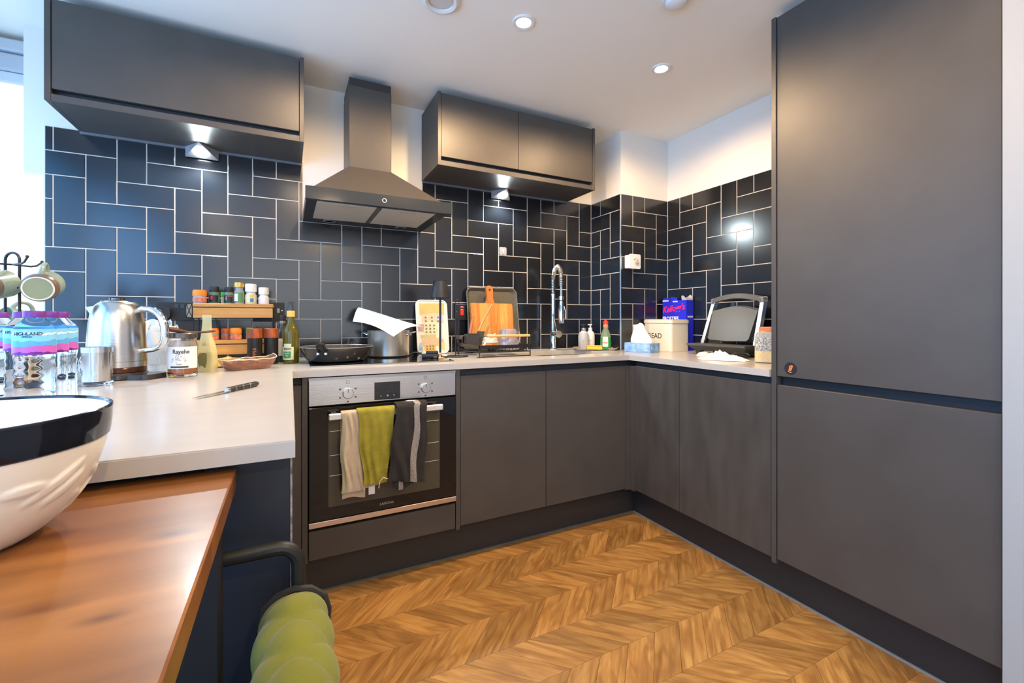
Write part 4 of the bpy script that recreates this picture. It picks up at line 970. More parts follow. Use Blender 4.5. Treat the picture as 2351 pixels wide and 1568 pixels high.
for k, ((x0, x1, z0, z1), c) in enumerate(house):
    hm_ = mat('tray_paint_%d' % k, c, .5, noise=(120, .5, tuple(v_ * .55 for v_ in c)))
    poly = [(x0, z0), (x1, z0), (x1, z1), ((x0 + x1) / 2, z1 + .008), (x0, z1)] if k % 3 else [(x0, z0), (x1, z0), (x1 + .004, z1), (x0 - .003, z1 - .004)]
    h_ = flat_poly('painted_house', poly, hm_, .0062 + k * .00008, .0068 + k * .00008, pt)
    if k in (2, 6, 1):
        b = B(); nx = 3; nz = 3 if k == 2 else 2
        for i in range(nx):
            for j in range(nz):
                xa = x0 + (x1 - x0) * (.14 + .28 * i); za = z0 + (z1 - z0) * (.14 + j * .84 / nz); q = [lean(xa, za, .0082), lean(xa + .010, za, .0082), lean(xa + .010, za + .009, .0082), lean(xa, za + .009, .0082)]
                b._add(q, [(0, 1, 2, 3)])
        o = obj('painted_windows', b, mat('paint_dark', (.20, .16, .10), .6), h_); o['kind'] = 'stuff'
# ---- small black table lamp
lp = thing('table_lamp', 'small black cordless lamp with tapered shade in front of the painted tray', 'lamp', (.690, 2.168, Z0))
obj('base', B().lathe([(0, 0), (.036, 0), (.038, .003), (.036, .007), (.012, .010), (.006, .016)], n=36), 'black', lp, world=False)
obj('pole', B().cyl((0, 0, .010), (0, 0, .335), .0055, n=14), 'black', lp, world=False)
obj('shade', B().lathe([(.0500, .305), (.0490, .305), (.0345, .390), (.0355, .392), (0, .392)], n=40, cap=False), mat('shade_black', (.020, .021, .023), .4), lp, world=False)
obj('shade_inside', B().lathe([(.0495, .3052), (.034, .389)], n=40, cap=False), 'black', lp, world=False)
# ---- kitchen-roll stand of thin black wire
rs = thing('kitchen_roll_stand', 'empty black wire paper-towel stand beside the lamp', 'stand', (.788, 2.186, Z0))
obj('base_ring', B().tube(arc((0, 0, .003), .055, 0, 360, 32, 'xy')[:-1], .0028, 8, closed=True), 'black', rs, world=False)
obj('inner_ring', B().tube(arc((0, 0, .003), .034, 0, 360, 24, 'xy')[:-1], .0024, 8, closed=True), 'black', rs, world=False)
obj('cross_bar', B().tube([(-.055, 0, .003), (.055, 0, .003)], .0024, 6).tube([(0, -.055, .003), (0, .055, .003)], .0024, 6), 'black', rs, world=False)
obj('upright', B().tube([(-.009, 0, .003), (-.009, 0, .290)] + arc((0, 0, .290), .009, 180, 0, 8, 'xz') + [(.009, 0, .003)], .0024, 8), 'black', rs, world=False)
# ---- cooker switch
cs = thing('cooker_switch', 'black wall switch with red rocker beside the cutting board', 'switch', (.922, YA, 1.097))
obj('plate', B().box(.880, .966, YA - .0105, YA - .001, 1.097, 1.186, .002), 'blackmat', cs)
rm = mat('red_rocker', (.80, .04, .02), .3, emit=(.8, .03, .01), estr=.25)
obj('rocker', B().box(.914, .934, YA - .0155, YA - .009, 1.121, 1.158, .002), rm, cs)
obj('neon', B().box(.915, .933, YA - .0125, YA - .009, 1.164, 1.174, .001), mat('neon_red', (.6, .03, .03), .3, emit=(1, .08, .06), estr=.6), cs)
for x in (.891, .955): obj('screw', B().lathe([(0, .0012), (.0025, .001), (.0028, 0)], (x, YA - .0105, 1.142), 10, Matrix.Rotation(R(90), 3, 'X')), 'chrome', cs)
# ---- adhesive hook
ah = thing('adhesive_hook', 'small clear stick-on hook on the tiles above the drying rack', 'hook', (1.200, YA - .001, 1.499))
obj('pad', B().prism(rrect(1.174, 1.224, 1.499, 1.549, .008, 4), 'y', YA - .0022, YA - .0008), mat('hook_pad', (.42, .40, .38), .2, alpha=.75), ah)
obj('hook', B().tube([(1.199, YA - .003, 1.530), (1.199, YA - .006, 1.512), (1.199, YA - .014, 1.506), (1.199, YA - .018, 1.514)], .003, 8).ball((1.199, YA - .003, 1.528), .007, 10, (1, .4, 1)), mat('hook_clear', (.75, .75, .74), .15), ah)
# ---- white control box on the pillar
cb_ = thing('heating_control', 'white boxed control with a dial on the tiled corner pillar', 'control box', (1.952, YP, 1.420))
obj('back_box', B().box(1.912, 1.992, 2.135, YP - .001, 1.420, 1.504, .005, 2), 'white', cb_)
obj('face_plate', B().prism(rrect(1.908, 1.996, 1.416, 1.508, .009, 4), 'y', 2.127, 2.136), 'white', cb_)
obj('dial', B().lathe([(.016, 0), (.016, .008), (.013, .011), (0, .011)], (1.960, 2.127, 1.462), 24, Matrix.Rotation(R(90), 3, 'X')), mat('dial_grey', (.55, .52, .46), .4), cb_)
obj('lever', B().box(1.936, 1.966, 2.119, 2.128, 1.474, 1.481, .001), mat('dial_grey', 0), cb_)

# ---- sink and tap
sk = thing('sink', 'stainless steel undermount sink bowl right of the drying rack', 'sink', ((SX0 + SX1) / 2, (SY0 + SY1) / 2, .70))
t = B(); h_ = rrect(SX0 - .006, SX1 + .006, SY0 - .006, SY1 + .006, .034, 5); h2 = rrect(SX0 + .02, SX1 - .02, SY0 + .02, SY1 - .02, .05, 5); n = len(h_)
t._add([(x, y, ZB - .0008) for x, y in h_] + [(x, y, .735) for x, y in h_] + [(x, y, .720) for x, y in h2], [(i, (i + 1) % n, n + (i + 1) % n, n + i) for i in range(n)] + [(n + i, n + (i + 1) % n, 2 * n + (i + 1) % n, 2 * n + i) for i in range(n)] + [tuple(range(2 * n, 3 * n))])
obj('bowl', t, mat('sink_steel', (.60, .55, .46), .25, 1), sk, smooth=40)
obj('overflow', B().lathe([(.013, 0), (.016, .002), (.013, .004), (.008, .004), (.008, .001), (0, .001)], (1.30, SY0 - .0055, .835), 20, Matrix.Rotation(R(-90), 3, 'X')), 'chrome', sk)
obj('drain', B().lathe([(.040, .0), (.042, .002), (.030, .003), (0, .001)], (1.45, 2.2, .7205), 28), 'chrome', sk)
tp = thing('kitchen_tap', 'tall chrome spring-neck tap behind the sink', 'tap', (1.517, 2.405, Z0))
ch = M['chrome']
obj('base', B().lathe([(0, 0), (.026, 0), (.027, .006), (.024, .010), (.0205, .012)], n=28), ch, tp, world=False)
obj('column', B().lathe([(.0195, .010), (.0195, .075), (.0175, .080), (.0175, .120), (.0150, .125), (.0130, .130), (.0130, .340), (.0150, .342), (.0150, .352), (.010, .355)], n=28), ch, tp, world=False)
apex = []
end = Vector((-.050, -.170, .300))
path = [Vector((0, 0, .352))]
for i in range(0, 31):
    a = math.pi * i / 30
    hx = (1 - math.cos(a)) / 2
    path.append(Vector((end.x * hx, end.y * hx, .440 + .082 * math.sin(a)) if 0 < i < 30 else (end.x * hx, end.y * hx, .440)))
path.append(Vector((end.x, end.y, .400)))
obj('hose', B().tube([tuple(p) for p in path] + [(end.x, end.y, .300)], .0068, 10), mat('hose_grey', (.42, .40, .36), .35, .6), tp, world=False)
# spring: coil wound round the hose path
L_ = [0]
for a, c in zip(path[:-1], path[1:]): L_.append(L_[-1] + (c - a).length)
def at_len(s):
    for i in range(len(path) - 1):
        if s <= L_[i + 1]:
            k = (s - L_[i]) / max(1e-6, L_[i + 1] - L_[i]); return path[i].lerp(path[i + 1], k), (path[i + 1] - path[i]).normalized()
    return path[-1], (path[-1] - path[-2]).normalized()
coil = []; turns = 38; N_ = turns * 9
side = Vector((end.y, -end.x, 0)).normalized()
for i in range(N_ + 1):
    s = L_[-1] * i / N_; p, tt = at_len(s); n1 = side; n2 = tt.cross(n1).normalized(); a = 2 * math.pi * turns * i / N_
    coil.append(p + n1 * math.cos(a) * .0125 + n2 * math.sin(a) * .0125)
obj('spring', B().tube(coil, .0027, 6), mat('spring_steel', (.72, .69, .62), .2, 1), tp, world=False)
obj('spray_head', B().lathe([(.008, .310), (.011, .306), (.012, .270), (.0175, .255), (.0185, .190), (.0160, .172), (0, .170)], (end.x, end.y, 0), 24), ch, tp, world=False)
obj('spray_lever', B().tube([(end.x + .018, end.y - .004, .275), (end.x + .026, end.y - .008, .240), (end.x + .024, end.y - .008, .200)], .0025, 8), ch, tp, world=False)
obj('support_arm', B().tube([(0, 0, .325), (end.x * .5, end.y * .5, .325), (end.x, end.y, .325)], .0045, 8).lathe([(.0155, .313), (.0155, .335), (.0125, .335), (.0125, .313)], (end.x, end.y, 0), 20, cap=False), ch, tp, world=False)
dv = Vector((-.1, -1, 0)).normalized(); q = dv.to_track_quat('Z', 'Y').to_matrix()
vl = obj('valve_body', B().cyl((0, 0, .103), tuple(Vector((.012, 0, .103)) + dv * .052), .019, n=24), ch, tp, world=False)
obj('valve_cap', B().lathe([(.021, 0), (.0225, .004), (.0215, .008), (0, .009)], Vector((.012, 0, .103)) + dv * .052, 28, q), mat('valve_satin', (.72, .70, .66), .3, 1), vl, world=False)
obj('lever', B().tube([Vector((.008, 0, .118)) + dv * .035, Vector((-.012, 0, .175)) + dv * .045, Vector((-.030, 0, .228)) + dv * .050], [.0045, .0036, .0042], 10), ch, vl, world=False)

# ---- drying rack and what stands in it
X0, X1, Y0, Y1 = .866, 1.160, 2.070, 2.390
dr_ = thing('dish_rack', 'black wire dish rack with a wooden handle left of the sink', 'dish rack', (1.01, 2.225, Z0))
zz = Z0
for x in (X0, X1):
    for y in (Y0, Y1): obj('post', B().cyl((x, y, zz), (x, y, 1.008 if y == Y0 else .985), .0032, n=8), 'black', dr_)
for y in (Y0, Y1): obj('foot_rail', B().tube([(X0 - .012, y, zz + .003), (X1, y, zz + .003)], .003, 6), 'black', dr_)
obj('rim', B().box(X0 - .004, X1 + .004, Y0 - .004, Y0 - .001, .945, .963).box(X0 - .004, X1 + .004, Y1 + .001, Y1 + .004, .945, .963).box(X0 - .004, X0 - .001, Y0 - .004, Y1 + .004, .945, .963).box(X1 + .001, X1 + .004, Y0 - .004, Y1 + .004, .945, .963), mat('rack_black', (.014, .013, .012), .3), dr_)
obj('floor_frame', B().tube([(X0, Y0, .926), (X1, Y0, .926), (X1, Y1, .926), (X0, Y1, .926)], .0028, 6, closed=True), 'black', dr_)
for k in range(13):
    x = X0 + .022 + k * (X1 - X0 - .044) / 12
    obj('wire', B().tube([(x, Y0, .945), (x + .004, Y0 + .004, .928), (x + .006, Y0 + .05, .924), (x + .006, Y1 - .05, .924), (x + .004, Y1 - .004, .928), (x, Y1, .945)], .0019, 6), 'black', dr_)
obj('wood_handle', B().cyl((X0 + .040, Y0, 1.010), (X1 - .004, Y0, 1.010), .0068, n=14), mat('handle_pine', (.66, .40, .13), .45), dr_)
obj('handle_wire', B().tube([(X0, Y0, 1.008), (X0 + .045, Y0, 1.010)], .0025, 6).tube([(X1 - .010, Y0, 1.010), (X1 + .015, Y0, 1.012)], .002, 6), 'black', dr_)
obj('side_handle', B().box(X0 - .010, X0 - .004, 2.30, 2.395, .985, 1.002, .002).box(X0 - .007, X0 - .004, 2.305, 2.310, .960, .99).box(X0 - .007, X0 - .004, 2.385, 2.390, .960, .99), mat('side_handle_brown', (.10, .065, .050), .35), dr_)
# baking tray
lean2 = lambda x, z, o_=0: Vector((x, 2.418 + .062 * (z - ZT) / .39 - o_, z))
bt = thing('baking_tray', 'dark speckled baking tray leaning on the tiles behind the rack', 'baking tray', (1.11, 2.44, Z0))
gm = mat('granite_coat', (.075, .068, .048), .45, noise=(260, .8, (.17, .155, .11)))
def poly2(name, poly, m_, o0, o1, parent, ln, sm=0):
    n = len(poly); vs = [ln(x, z, o0) for x, z in poly] + [ln(x, z, o1) for x, z in poly]
    return obj(name, B()._add(vs, [tuple(range(n))[::-1], tuple(range(n, 2 * n))] + [(i, (i + 1) % n, n + (i + 1) % n, n + i) for i in range(n)]), m_, parent, smooth=sm)
poly2('tray_floor', rrect(.962, 1.258, Z0 + .018, 1.268, .020, 5), gm, 0, .003, bt, lean2)
ra = rrect(.962, 1.258, Z0 + .018, 1.268, .020, 5); rb = rrect(.944, 1.276, Z0 + .001, 1.287, .034, 5); n = len(ra)
obj('tray_wall', B()._add([lean2(x, z, .001) for x, z in ra] + [lean2(x, z, .020) for x, z in rb], [(i, (i + 1) % n, n + (i + 1) % n, n + i) for i in range(n)]), gm, bt, smooth=50)
obj('tray_lip', B().tube([lean2(x, z, .020) for x, z in rb], .0035, 6, closed=True), mat('granite_lip', (.16, .145, .11), .35), bt)
# cutting board made of strips
lean3 = lambda x, z, o_=0: Vector((x, 2.378 + .045 * (z - ZT) / .39 - o_, z))
cbd = thing('cutting_board', 'wooden paddle cutting board of striped wood standing in the rack', 'cutting board', (1.08, 2.395, Z0 + .03))
cols = ['b86a26', 'd2893a', 'c9803a', 'e0a85a', 'd89648', 'c8782c', 'd99a48', 'e2ac60', 'cf8a3a']
xs = [.945, .968, .980, 1.000, 1.040, 1.062, 1.098, 1.130, 1.180, 1.216]
for i in range(9):
    a, c = xs[i], xs[i + 1]
    top = 1.192
    poly = [(a, .932), (c, .932), (c, top), (a, top)]
    if i == 0: poly = [(a, .932), (c, .932), (c, top), (a + .010, top), (a + .003, top - .004), (a, top - .012)]
    if i == 8: poly = [(a, .932), (c, .932), (c, top - .012), (c - .003, top - .004), (c - .010, top), (a, top)]
    poly2('wood_strip', poly, wood('strip_%d' % i, cols[i], cols[(i + 3) % 9], cols[(i + 5) % 9], (60, 60, 8), .5, ring=1), 0, .018, cbd, lean3)
hp_ = [(1.036, 1.192), (1.102, 1.192), (1.094, 1.204), (1.090, 1.225), (1.092, 1.275), (1.088, 1.289), (1.078, 1.297), (1.062, 1.297), (1.052, 1.289), (1.048, 1.275), (1.050, 1.225), (1.046, 1.204)]
hd_ = poly2('board_handle', hp_, wood('strip_handle', 'b06826', 'c87e38', '96541c', (60, 60, 8), .5, ring=1), 0, .018, cbd, lean3)
poly2('hanging_hole', [(1.062, 1.278), (1.078, 1.278), (1.070, 1.262)], mat('hole_dark', (.03, .012, .005), .8), .0175, .0186, hd_, lean3)
# utensil caddy with utensils
uc = thing('utensil_caddy', 'dark grey box for utensils at the left end of the dish rack', 'utensil holder', (.906, 2.275, .928))
obj('box', B().box(-.034, .034, -.030, .030, 0, .003).box(-.034, .034, -.030, -.027, 0, .088).box(-.034, .034, .027, .030, 0, .088).box(-.034, -.031, -.027, .027, 0, .088).box(.031, .034, -.027, .027, 0, .088), mat('caddy_grey', (.045, .042, .040), .45), uc, world=False)
obj('rim', B().box(-.036, .036, -.032, -.0295, .086, .092), mat('caddy_rim', (.06, .056, .052), .4), uc, world=False)
u1 = thing('wooden_knife_handle', 'reddish wooden handle sticking up out of the caddy', 'utensil', (.898, 2.280, .935))
obj('handle', B().tube([(0, 0, .02), (.004, .01, .09), (.018, .018, .150), (.024, .020, .172)], [.006, .0085, .0095, .007], 10), mat('red_wood', (.48, .15, .06), .45), u1, world=False)
obj('tip', B().ball((.0245, .0205, .175), .0065, 8), mat('red_wood', 0), u1, world=False)
u2 = thing('spatula', 'spatula with wooden handle and dark head leaning across the cutting board', 'spatula', (.940, 2.265, .935))
obj('handle', B().tube([(.0, 0, .095), (.040, .015, .160), (.085, .028, .228), (.098, .032, .248)], [.006, .0065, .0065, .004], 10), mat('grey_wood', (.42, .28, .11), .5), u2, world=False)
obj('head', B().sheet(lambda u, v: (-.030 + .045 * u + .02 * v, -.012 + .006 * u, .02 + .075 * v), 4, 6, .004), mat('spatula_dark', (.05, .055, .055), .4), u2, world=False)
# sieve, jug, bowl
sv = thing('sieve', 'cream handled sieve turned over in the dish rack', 'sieve', (.990, 2.215, .932)); sv.scale = (.72, .72, 1)
obj('mesh_dome', B().lathe([(.058, .040), (.054, .058), (.042, .072), (.022, .081), (0, .083)], n=28), mat('sieve_mesh', (.62, .58, .46), .5, .3, bump=(700, .5)), sv, world=False)
obj('rim', B().lathe([(.057, .036), (.061, .038), (.061, .043), (.057, .044)], n=32, cap=False), mat('sieve_rim', (.78, .74, .62), .4), sv, world=False)
obj('handle', B().tube([(-.045, -.030, .046), (-.030, -.045, .058), (.0, -.055, .078), (.020, -.050, .086)], .003, 8).tube([(-.050, -.025, .040), (-.068, -.040, .022), (-.085, -.055, .008)], [.004, .009, .007], 8), mat('sieve_rim', 0), sv, world=False)
jg = thing('measuring_jug', 'clear lilac-tinted plastic jug upside down in the dish rack', 'jug', (1.090, 2.195, .930)); jg.scale = (.82, .82, 1)
obj('body', B().lathe([(.072, 0), (.0735, .001), (.066, .050), (.056, .108), (.050, .114), (0, .116), (0, .1145), (.049, .112), (.0545, .107), (.0645, .050), (.0705, .001)], n=36, cap=False), mat('lilac_plastic', (.90, .86, .95), .08, trans=.85, ior=1.35), jg, world=False)
obj('handle', B().tube([(.058, -.01, .095), (.078, -.015, .092), (.082, -.015, .060), (.070, -.012, .030)], .005, 8), mat('lilac_plastic', 0), jg, world=False)
bb = thing('black_bowl', 'black bowl lying at the front of the dish rack', 'bowl', (.960, 2.130, .930))
obj('bowl', B().lathe([(0, 0), (.028, 0), (.044, .012), (.048, .026), (.046, .026), (.041, .013), (.026, .003), (0, .003)], n=32), mat('bowl_black', (.012, .012, .013), .2), bb, world=False)
obj('bowl_rim', B().lathe([(.0455, .0255), (.047, .0275), (.0485, .0255)], n=32, cap=False), mat('bowl_black_rim', (.03, .03, .03), .25), bb, world=False)

# ---- soap tray by the pillar
sy = thing('soap_tray', 'long terracotta and grey tray holding soaps beside the sink', 'tray', (1.765, 2.290, Z0), R(-38))
def rr3(w, d, r_): return rrect(-w, w, -d, d, r_, 5)
a_ = rr3(.125, .045, .03); c_ = rr3(.145, .058, .038); n = len(a_)
obj('tray_floor', B().prism(a_, 'z', 0, .004), mat('terracotta', (.50, .27, .16), .5), sy, world=False)
obj('tray_wall', B()._add([(x, y, .001) for x, y in a_] + [(x, y, .016) for x, y in c_] + [(x * .96, y * .94, .016) for x, y in c_] + [(x * .97, y * .95, .004) for x, y in a_], [(k * n + i, k * n + (i + 1) % n, (k + 1) * n + (i + 1) % n, (k + 1) * n + i) for k in range(3) for i in range(n)]), mat('tray_clay', (.55, .42, .32), .45), sy, world=False)
def pump(label, x, y, r_, h, body, pumpm, collar):
    t = thing('soap_dispenser', label, 'soap bottle', (x, y, Z0 + .0045), R(-27), 'soap bottles by the sink')
    obj('bottle', B().lathe([(0, 0), (r_ * .95, 0), (r_, .004), (r_, h * .62), (r_ * .88, h * .74), (r_ * .45, h * .83), (r_ * .42, h * .86)], n=32), body, t, world=False)
    obj('collar', B().lathe([(r_ * .44, h * .85), (r_ * .46, h * .86), (r_ * .44, h * .97), (r_ * .25, h * .98)], n=24), collar, t, world=False)
    obj('pump', B().cyl((0, 0, h * .97), (0, 0, h * 1.10), r_ * .13, n=10).box(-r_ * .55, r_ * .42, -r_ * .18, r_ * .18, h * 1.09, h * 1.15, .002), pumpm, t, world=False)
    obj('mark', B().box(-.010, .004, -r_ - .0006, -r_ + .004, h * .40, h * .41).box(-.010, .001, -r_ - .0006, -r_ + .004, h * .36, h * .37), mat('soap_print', (.2, .2, .2), .5), t, world=False)['kind'] = 'stuff'
pump('grey translucent soap dispenser with a black pump', 1.690, 2.315, .034, .140, mat('soap_grey', (.46, .45, .42), .25), 'blackmat', mat('soap_collar', (.6, .6, .6), .25, .9))
pump('white soap dispenser standing behind the grey one', 1.758, 2.335, .029, .140, mat('soap_white', (.80, .80, .78), .35), 'white', 'white')
wf_ = thing('washing_up_liquid', 'green washing-up liquid bottle with a red cap', 'bottle', (1.800, 2.230, Z0 + .0045), R(-27))
obj('liquid', B().lathe([(0, 0), (.028, 0), (.0335, .004), (.0345, .040), (.0325, .078)], n=32), mat('green_liquid', (.02, .28, .05), .1), wf_, world=False)
obj('bottle_top', B().lathe([(.0325, .078), (.027, .105), (.0165, .130), (.0125, .142)], n=32), mat('pale_green_plastic', (.30, .42, .26), .1, trans=.4), wf_, world=False)
obj('cap', B().lathe([(.0145, .138), (.0165, .140), (.0150, .158), (.0125, .163)], n=24), mat('orange_cap', (.85, .22, .10), .35), wf_, world=False)
obj('cap_top', B().lathe([(.0125, .163), (.0165, .165), (.0165, .176), (.0090, .182), (.0075, .188), (0, .189)], n=24), mat('red_cap', (.80, .05, .03), .35), wf_, world=False)
lb_ = obj('label', B().lathe([(.0350, .020), (.0352, .045), (.0342, .066), (.0320, .082)], (0, 0, 0), 14, None, False, -135, -75), mat('label_pale', (.72, .78, .60), .4), wf_, world=False)
bend_text('lettering', 'FAIRY', .0135, mat('fairy_red', (.70, .08, .06), .4), wf_, .0350, .044, -106, bold=.0004)
sg = thing('sponge', 'yellow washing-up sponge on the front of the soap tray', 'sponge', (1.728, 2.250, Z0 + .0045), R(-38))
obj('foam', B().box(-.048, .048, -.026, .026, 0, .022, .006, 2), mat('sponge_yellow', (.85, .55, .04), .9, bump=(500, .6)), sg, world=False)
obj('scourer', B().box(-.047, .047, -.025, .025, .0215, .026, .002), mat('sponge_top', (.80, .60, .10), .95, bump=(700, .8)), sg, world=False)

# ---- tissue box and bread bin
tb = thing('tissue_box', 'blue patterned tissue box with a tissue pulled up, beside the bread bin', 'tissue box', (1.905, 2.020, Z0), R(14.4))
tbm = mat('tissue_blue', (.13, .33, .66), .45, noise=(32, 1, (.42, .62, .86)))
obj('carton', B().box(-.053, .053, -.088, .088, 0, .055, .001), tbm, tb, world=False)
obj('slot', B().prism([(.040 * .5 * math.cos(R(a)), .060 * math.sin(R(a))) for a in range(0, 360, 20)], 'z', .0552, .0560), mat('slot_film', (.80, .80, .78), .4), tb, world=False)
def fn(u, v):
    w_ = .066 * (1 - .35 * v) ; x = .012 * math.sin(4 * u + 5 * v) + .006 * math.sin(11 * u) ; y = (u - .5) * 2 * w_ + .012 * v
    return (x - .010 * v, y, .053 + .120 * v * (1 - .22 * (u - .9) ** 2) + .010 * math.sin(5 * u) * v)
obj('tissue', B().sheet(fn, 18, 14, .0008), mat('tissue_paper', (.84, .82, .78), .85), tb, world=False, smooth=60)
text('lettering', 'tissues', .010, mat('tissue_print', (.85, .88, .92), .5), tb, Vector((-.0535, -.062, .013)) + wloc(tb), FACE_X)
obj('code_panel', B().box(-.044, -.030, -.0886, -.0880, .018, .036), mat('panel_pale', (.70, .72, .74), .5), tb, world=False)
bn = thing('bread_bin', 'cream enamel bread bin in the corner lettered in black', 'bread bin', (2.136, 2.052, Z0))
cream = mat('cream_enamel', (.80, .73, .55), .35)
X_0, X_1, Y_0, Y_1 = 2.058, 2.214, 1.936, 2.168
obj('body', B().prism(rrect(X_0, X_1, Y_0, Y_1, .018, 6), 'z', Z0, Z0 + .172), cream, bn)
obj('lid', B().prism(rrect(X_0 - .004, X_1 + .004, Y_0 - .004, Y_1 + .004, .021, 6), 'z', Z0 + .173, Z0 + .190), cream, bn)
obj('lid_top', B().prism(rrect(X_0 + .002, X_1 - .002, Y_0 + .002, Y_1 - .002, .018, 6), 'z', Z0 + .190, Z0 + .1955), mat('cream_top', (.62, .55, .42), .35), bn)
text('lettering', 'BREAD', .046, 'blackmat', bn, (X_0 - .0006, 2.080, Z0 + .092), FACE_X, sx=1.0)
# ---- cereal box
cz = thing('cereal_box', 'blue cereal box with pink script lettering behind the bread bin', 'cereal box', (2.252, 2.06, Z0))
blue = mat('cereal_blue', (.020, .028, .62), .35)
bx0, bx1, by0, by1 = 2.222, 2.285, 1.966, 2.162; bt_ = Z0 + .318
obj('carton', B().box(bx0, bx1, by0, by1, Z0, bt_), blue, cz)
obj('torn_flap', B()._add([(bx0, by1, bt_), (bx0, by1 - .06, bt_), (bx0 + .004, by1 - .062, bt_ + .020), (bx0 + .004, by1 - .002, bt_ + .016)], [(0, 1, 2, 3)]).sheet(lambda u, v: (bx0 + .003 + .006 * v, by1 - .062 - .055 * u, bt_ + .026 * v * (1 - .3 * u)), 3, 3), blue, cz, smooth=0)
obj('inner_card', B().sheet(lambda u, v: (bx1 - .004 - .004 * v, by0 + .004 + .085 * u, bt_ + (.024 + .010 * math.sin(9 * u)) * v), 8, 2, .0008).sheet(lambda u, v: (bx0 + .004 + .05 * u, by0 + .001, bt_ + .020 * v * (1 - .5 * u)), 4, 2, .0008), mat('grey_card', (.72, .68, .60), .8), cz, smooth=0)
obj('white_edge', B().box(bx0 - .0003, bx0 + .001, by1 - .050, by1, bt_ - .004, bt_ + .003), mat('card_white', (.85, .84, .82), .6), cz)
text('brand_lettering', "Kellogg's", .056, mat('cereal_pink', (.90, .03, .14), .4), cz, (bx0 - .0006, 2.072, Z0 + .265), (R(90), R(-7), R(-90)), shear=.35, bold=.0012, sx=.92)
text('lettering', 'FROSTIES', .036, mat('cereal_white', (.88, .88, .88), .4), cz, (bx0 - .0006, 2.095, Z0 + .200), FACE_X, bold=.001, sx=.9)
text('lettering', 'FROSTIES', .014, mat('cereal_white', 0), cz, ((bx0 + bx1) / 2 + .002, by0 - .0006, Z0 + .212), FACE_Y, bold=.0006, sx=.8)
text('lettering', 'FROSTIES', .012, mat('cereal_white', 0), cz, (bx0 - .0006, 2.055, bt_ - .008), FACE_X, bold=.0004, sx=.8)

# ---- contact grill, open
gr = thing('contact_grill', 'open dark contact grill with silver arms against the right wall', 'grill', (2.15, 1.615, Z0))
gd = mat('grill_dark', (.060, .057, .048), .4); gp = mat('grill_plate', (.10, .098, .085), .35, noise=(14, .5, (.12, .095, .065))); sil = mat('grill_silver', (.70, .70, .70), .28, .9)
gx0, gx1, gy0, gy1 = 2.045, 2.262, 1.440, 1.805
obj('lower_body', B().hexa([(gx0 + .03, gy0 + .03, Z0 + .022), (gx1 - .01, gy0 + .03, Z0 + .022), (gx1 - .01, gy1 - .03, Z0 + .022), (gx0 + .03, gy1 - .03, Z0 + .022), (gx0, gy0, Z0 + .050), (gx1, gy0, Z0 + .050), (gx1, gy1, Z0 + .050), (gx0, gy1, Z0 + .050)]), gd, gr, smooth=0)
obj('lower_plate', B().prism(rrect(gx0 - .004, gx1 - .02, gy0 + .006, gy1 + .006, .012, 4), 'z', Z0 + .050, Z0 + .060), gp, gr)
for x in (gx0 + .045, gx1 - .03):
    for y in (gy0 + .05, gy1 - .05): obj('foot', B().hexa([(x - .010, y - .014, Z0), (x + .010, y - .014, Z0), (x + .010, y + .014, Z0), (x - .010, y + .014, Z0), (x - .016, y - .022, Z0 + .026), (x + .016, y - .022, Z0 + .026), (x + .016, y + .022, Z0 + .026), (x - .016, y + .022, Z0 + .026)]), gd, gr, smooth=0)
gl_ = lambda y, z, o_=0: Vector((2.150 + .075 * (z - 1.0) / .2 - o_, y, z))
up = []
for i in range(9): up.append((1.475 + .275 * i / 8, 1.143 + .024 * math.sin(math.pi * i / 8)))
pl_ = [(1.738, .992), (1.725, .982), (1.62, .978), (1.50, .982), (1.488, .992)] + up
n = len(pl_)
obj('upper_plate', B()._add([gl_(y, z, .012) for y, z in pl_] + [gl_(y, z, -.014) for y, z in pl_], [tuple(range(n)), tuple(range(n, 2 * n))[::-1]] + [(i, n + i, n + (i + 1) % n, (i + 1) % n) for i in range(n)]), gp, gr, smooth=0)
obj('upper_lid', B()._add([gl_(1.615 + (y - 1.615) * 1.05, 1.06 + (z - 1.06) * 1.05, -.015) for y, z in pl_] + [gl_(1.615 + (y - 1.615) * .9, 1.06 + (z - 1.06) * .9, -.040) for y, z in pl_], [tuple(range(n)), tuple(range(n, 2 * n))[::-1]] + [(i, n + i, n + (i + 1) % n, (i + 1) % n) for i in range(n)]), gd, gr, smooth=0)
for y, s_ in ((1.772, 1), (1.450, -1)):
    obj('side_arm', B().hexa([(2.130, y - .010, .962), (2.160, y - .010, .962), (2.160, y + .010, .962), (2.130, y + .010, .962), (2.205, y - .010 - s_ * .012, 1.185), (2.235, y - .010 - s_ * .012, 1.185), (2.235, y + .010 - s_ * .012, 1.185), (2.205, y + .010 - s_ * .012, 1.185)]), sil, gr, smooth=0)
    obj('arm_cap', B().box(2.200, 2.240, y - s_ * .014 - .014, y - s_ * .014 + .014, 1.184, 1.216, .004), sil, gr)
    obj('hinge', B().cyl((2.150, y - .018, .975), (2.150, y + .018, .975), .014, n=16), 'blackmat', gr)
hb_ = [Vector((2.212, 1.758 - .296 * i / 14, 1.205 + .022 * math.sin(math.pi * i / 14))) for i in range(15)]
b = B()
ring = []
for p in hb_:
    ring.append([p + Vector((dx, 0, dz)) for dx, dz in ((-.016, -.015), (.012, -.015), (.016, .012), (-.010, .012))])
b._add([v for r_ in ring for v in r_], [(i * 4 + k, i * 4 + (k + 1) % 4, (i + 1) * 4 + (k + 1) % 4, (i + 1) * 4 + k) for i in range(14) for k in range(4)] + [(0, 1, 2, 3), (59, 58, 57, 56)])
obj('handle_bar', b, mat('grill_handle', (.085, .080, .066), .4), gr, smooth=30)
dm = thing('egg_poacher_lid', 'small white domed lid poking out under the grill', 'lid', (1.985, 1.640, Z0))
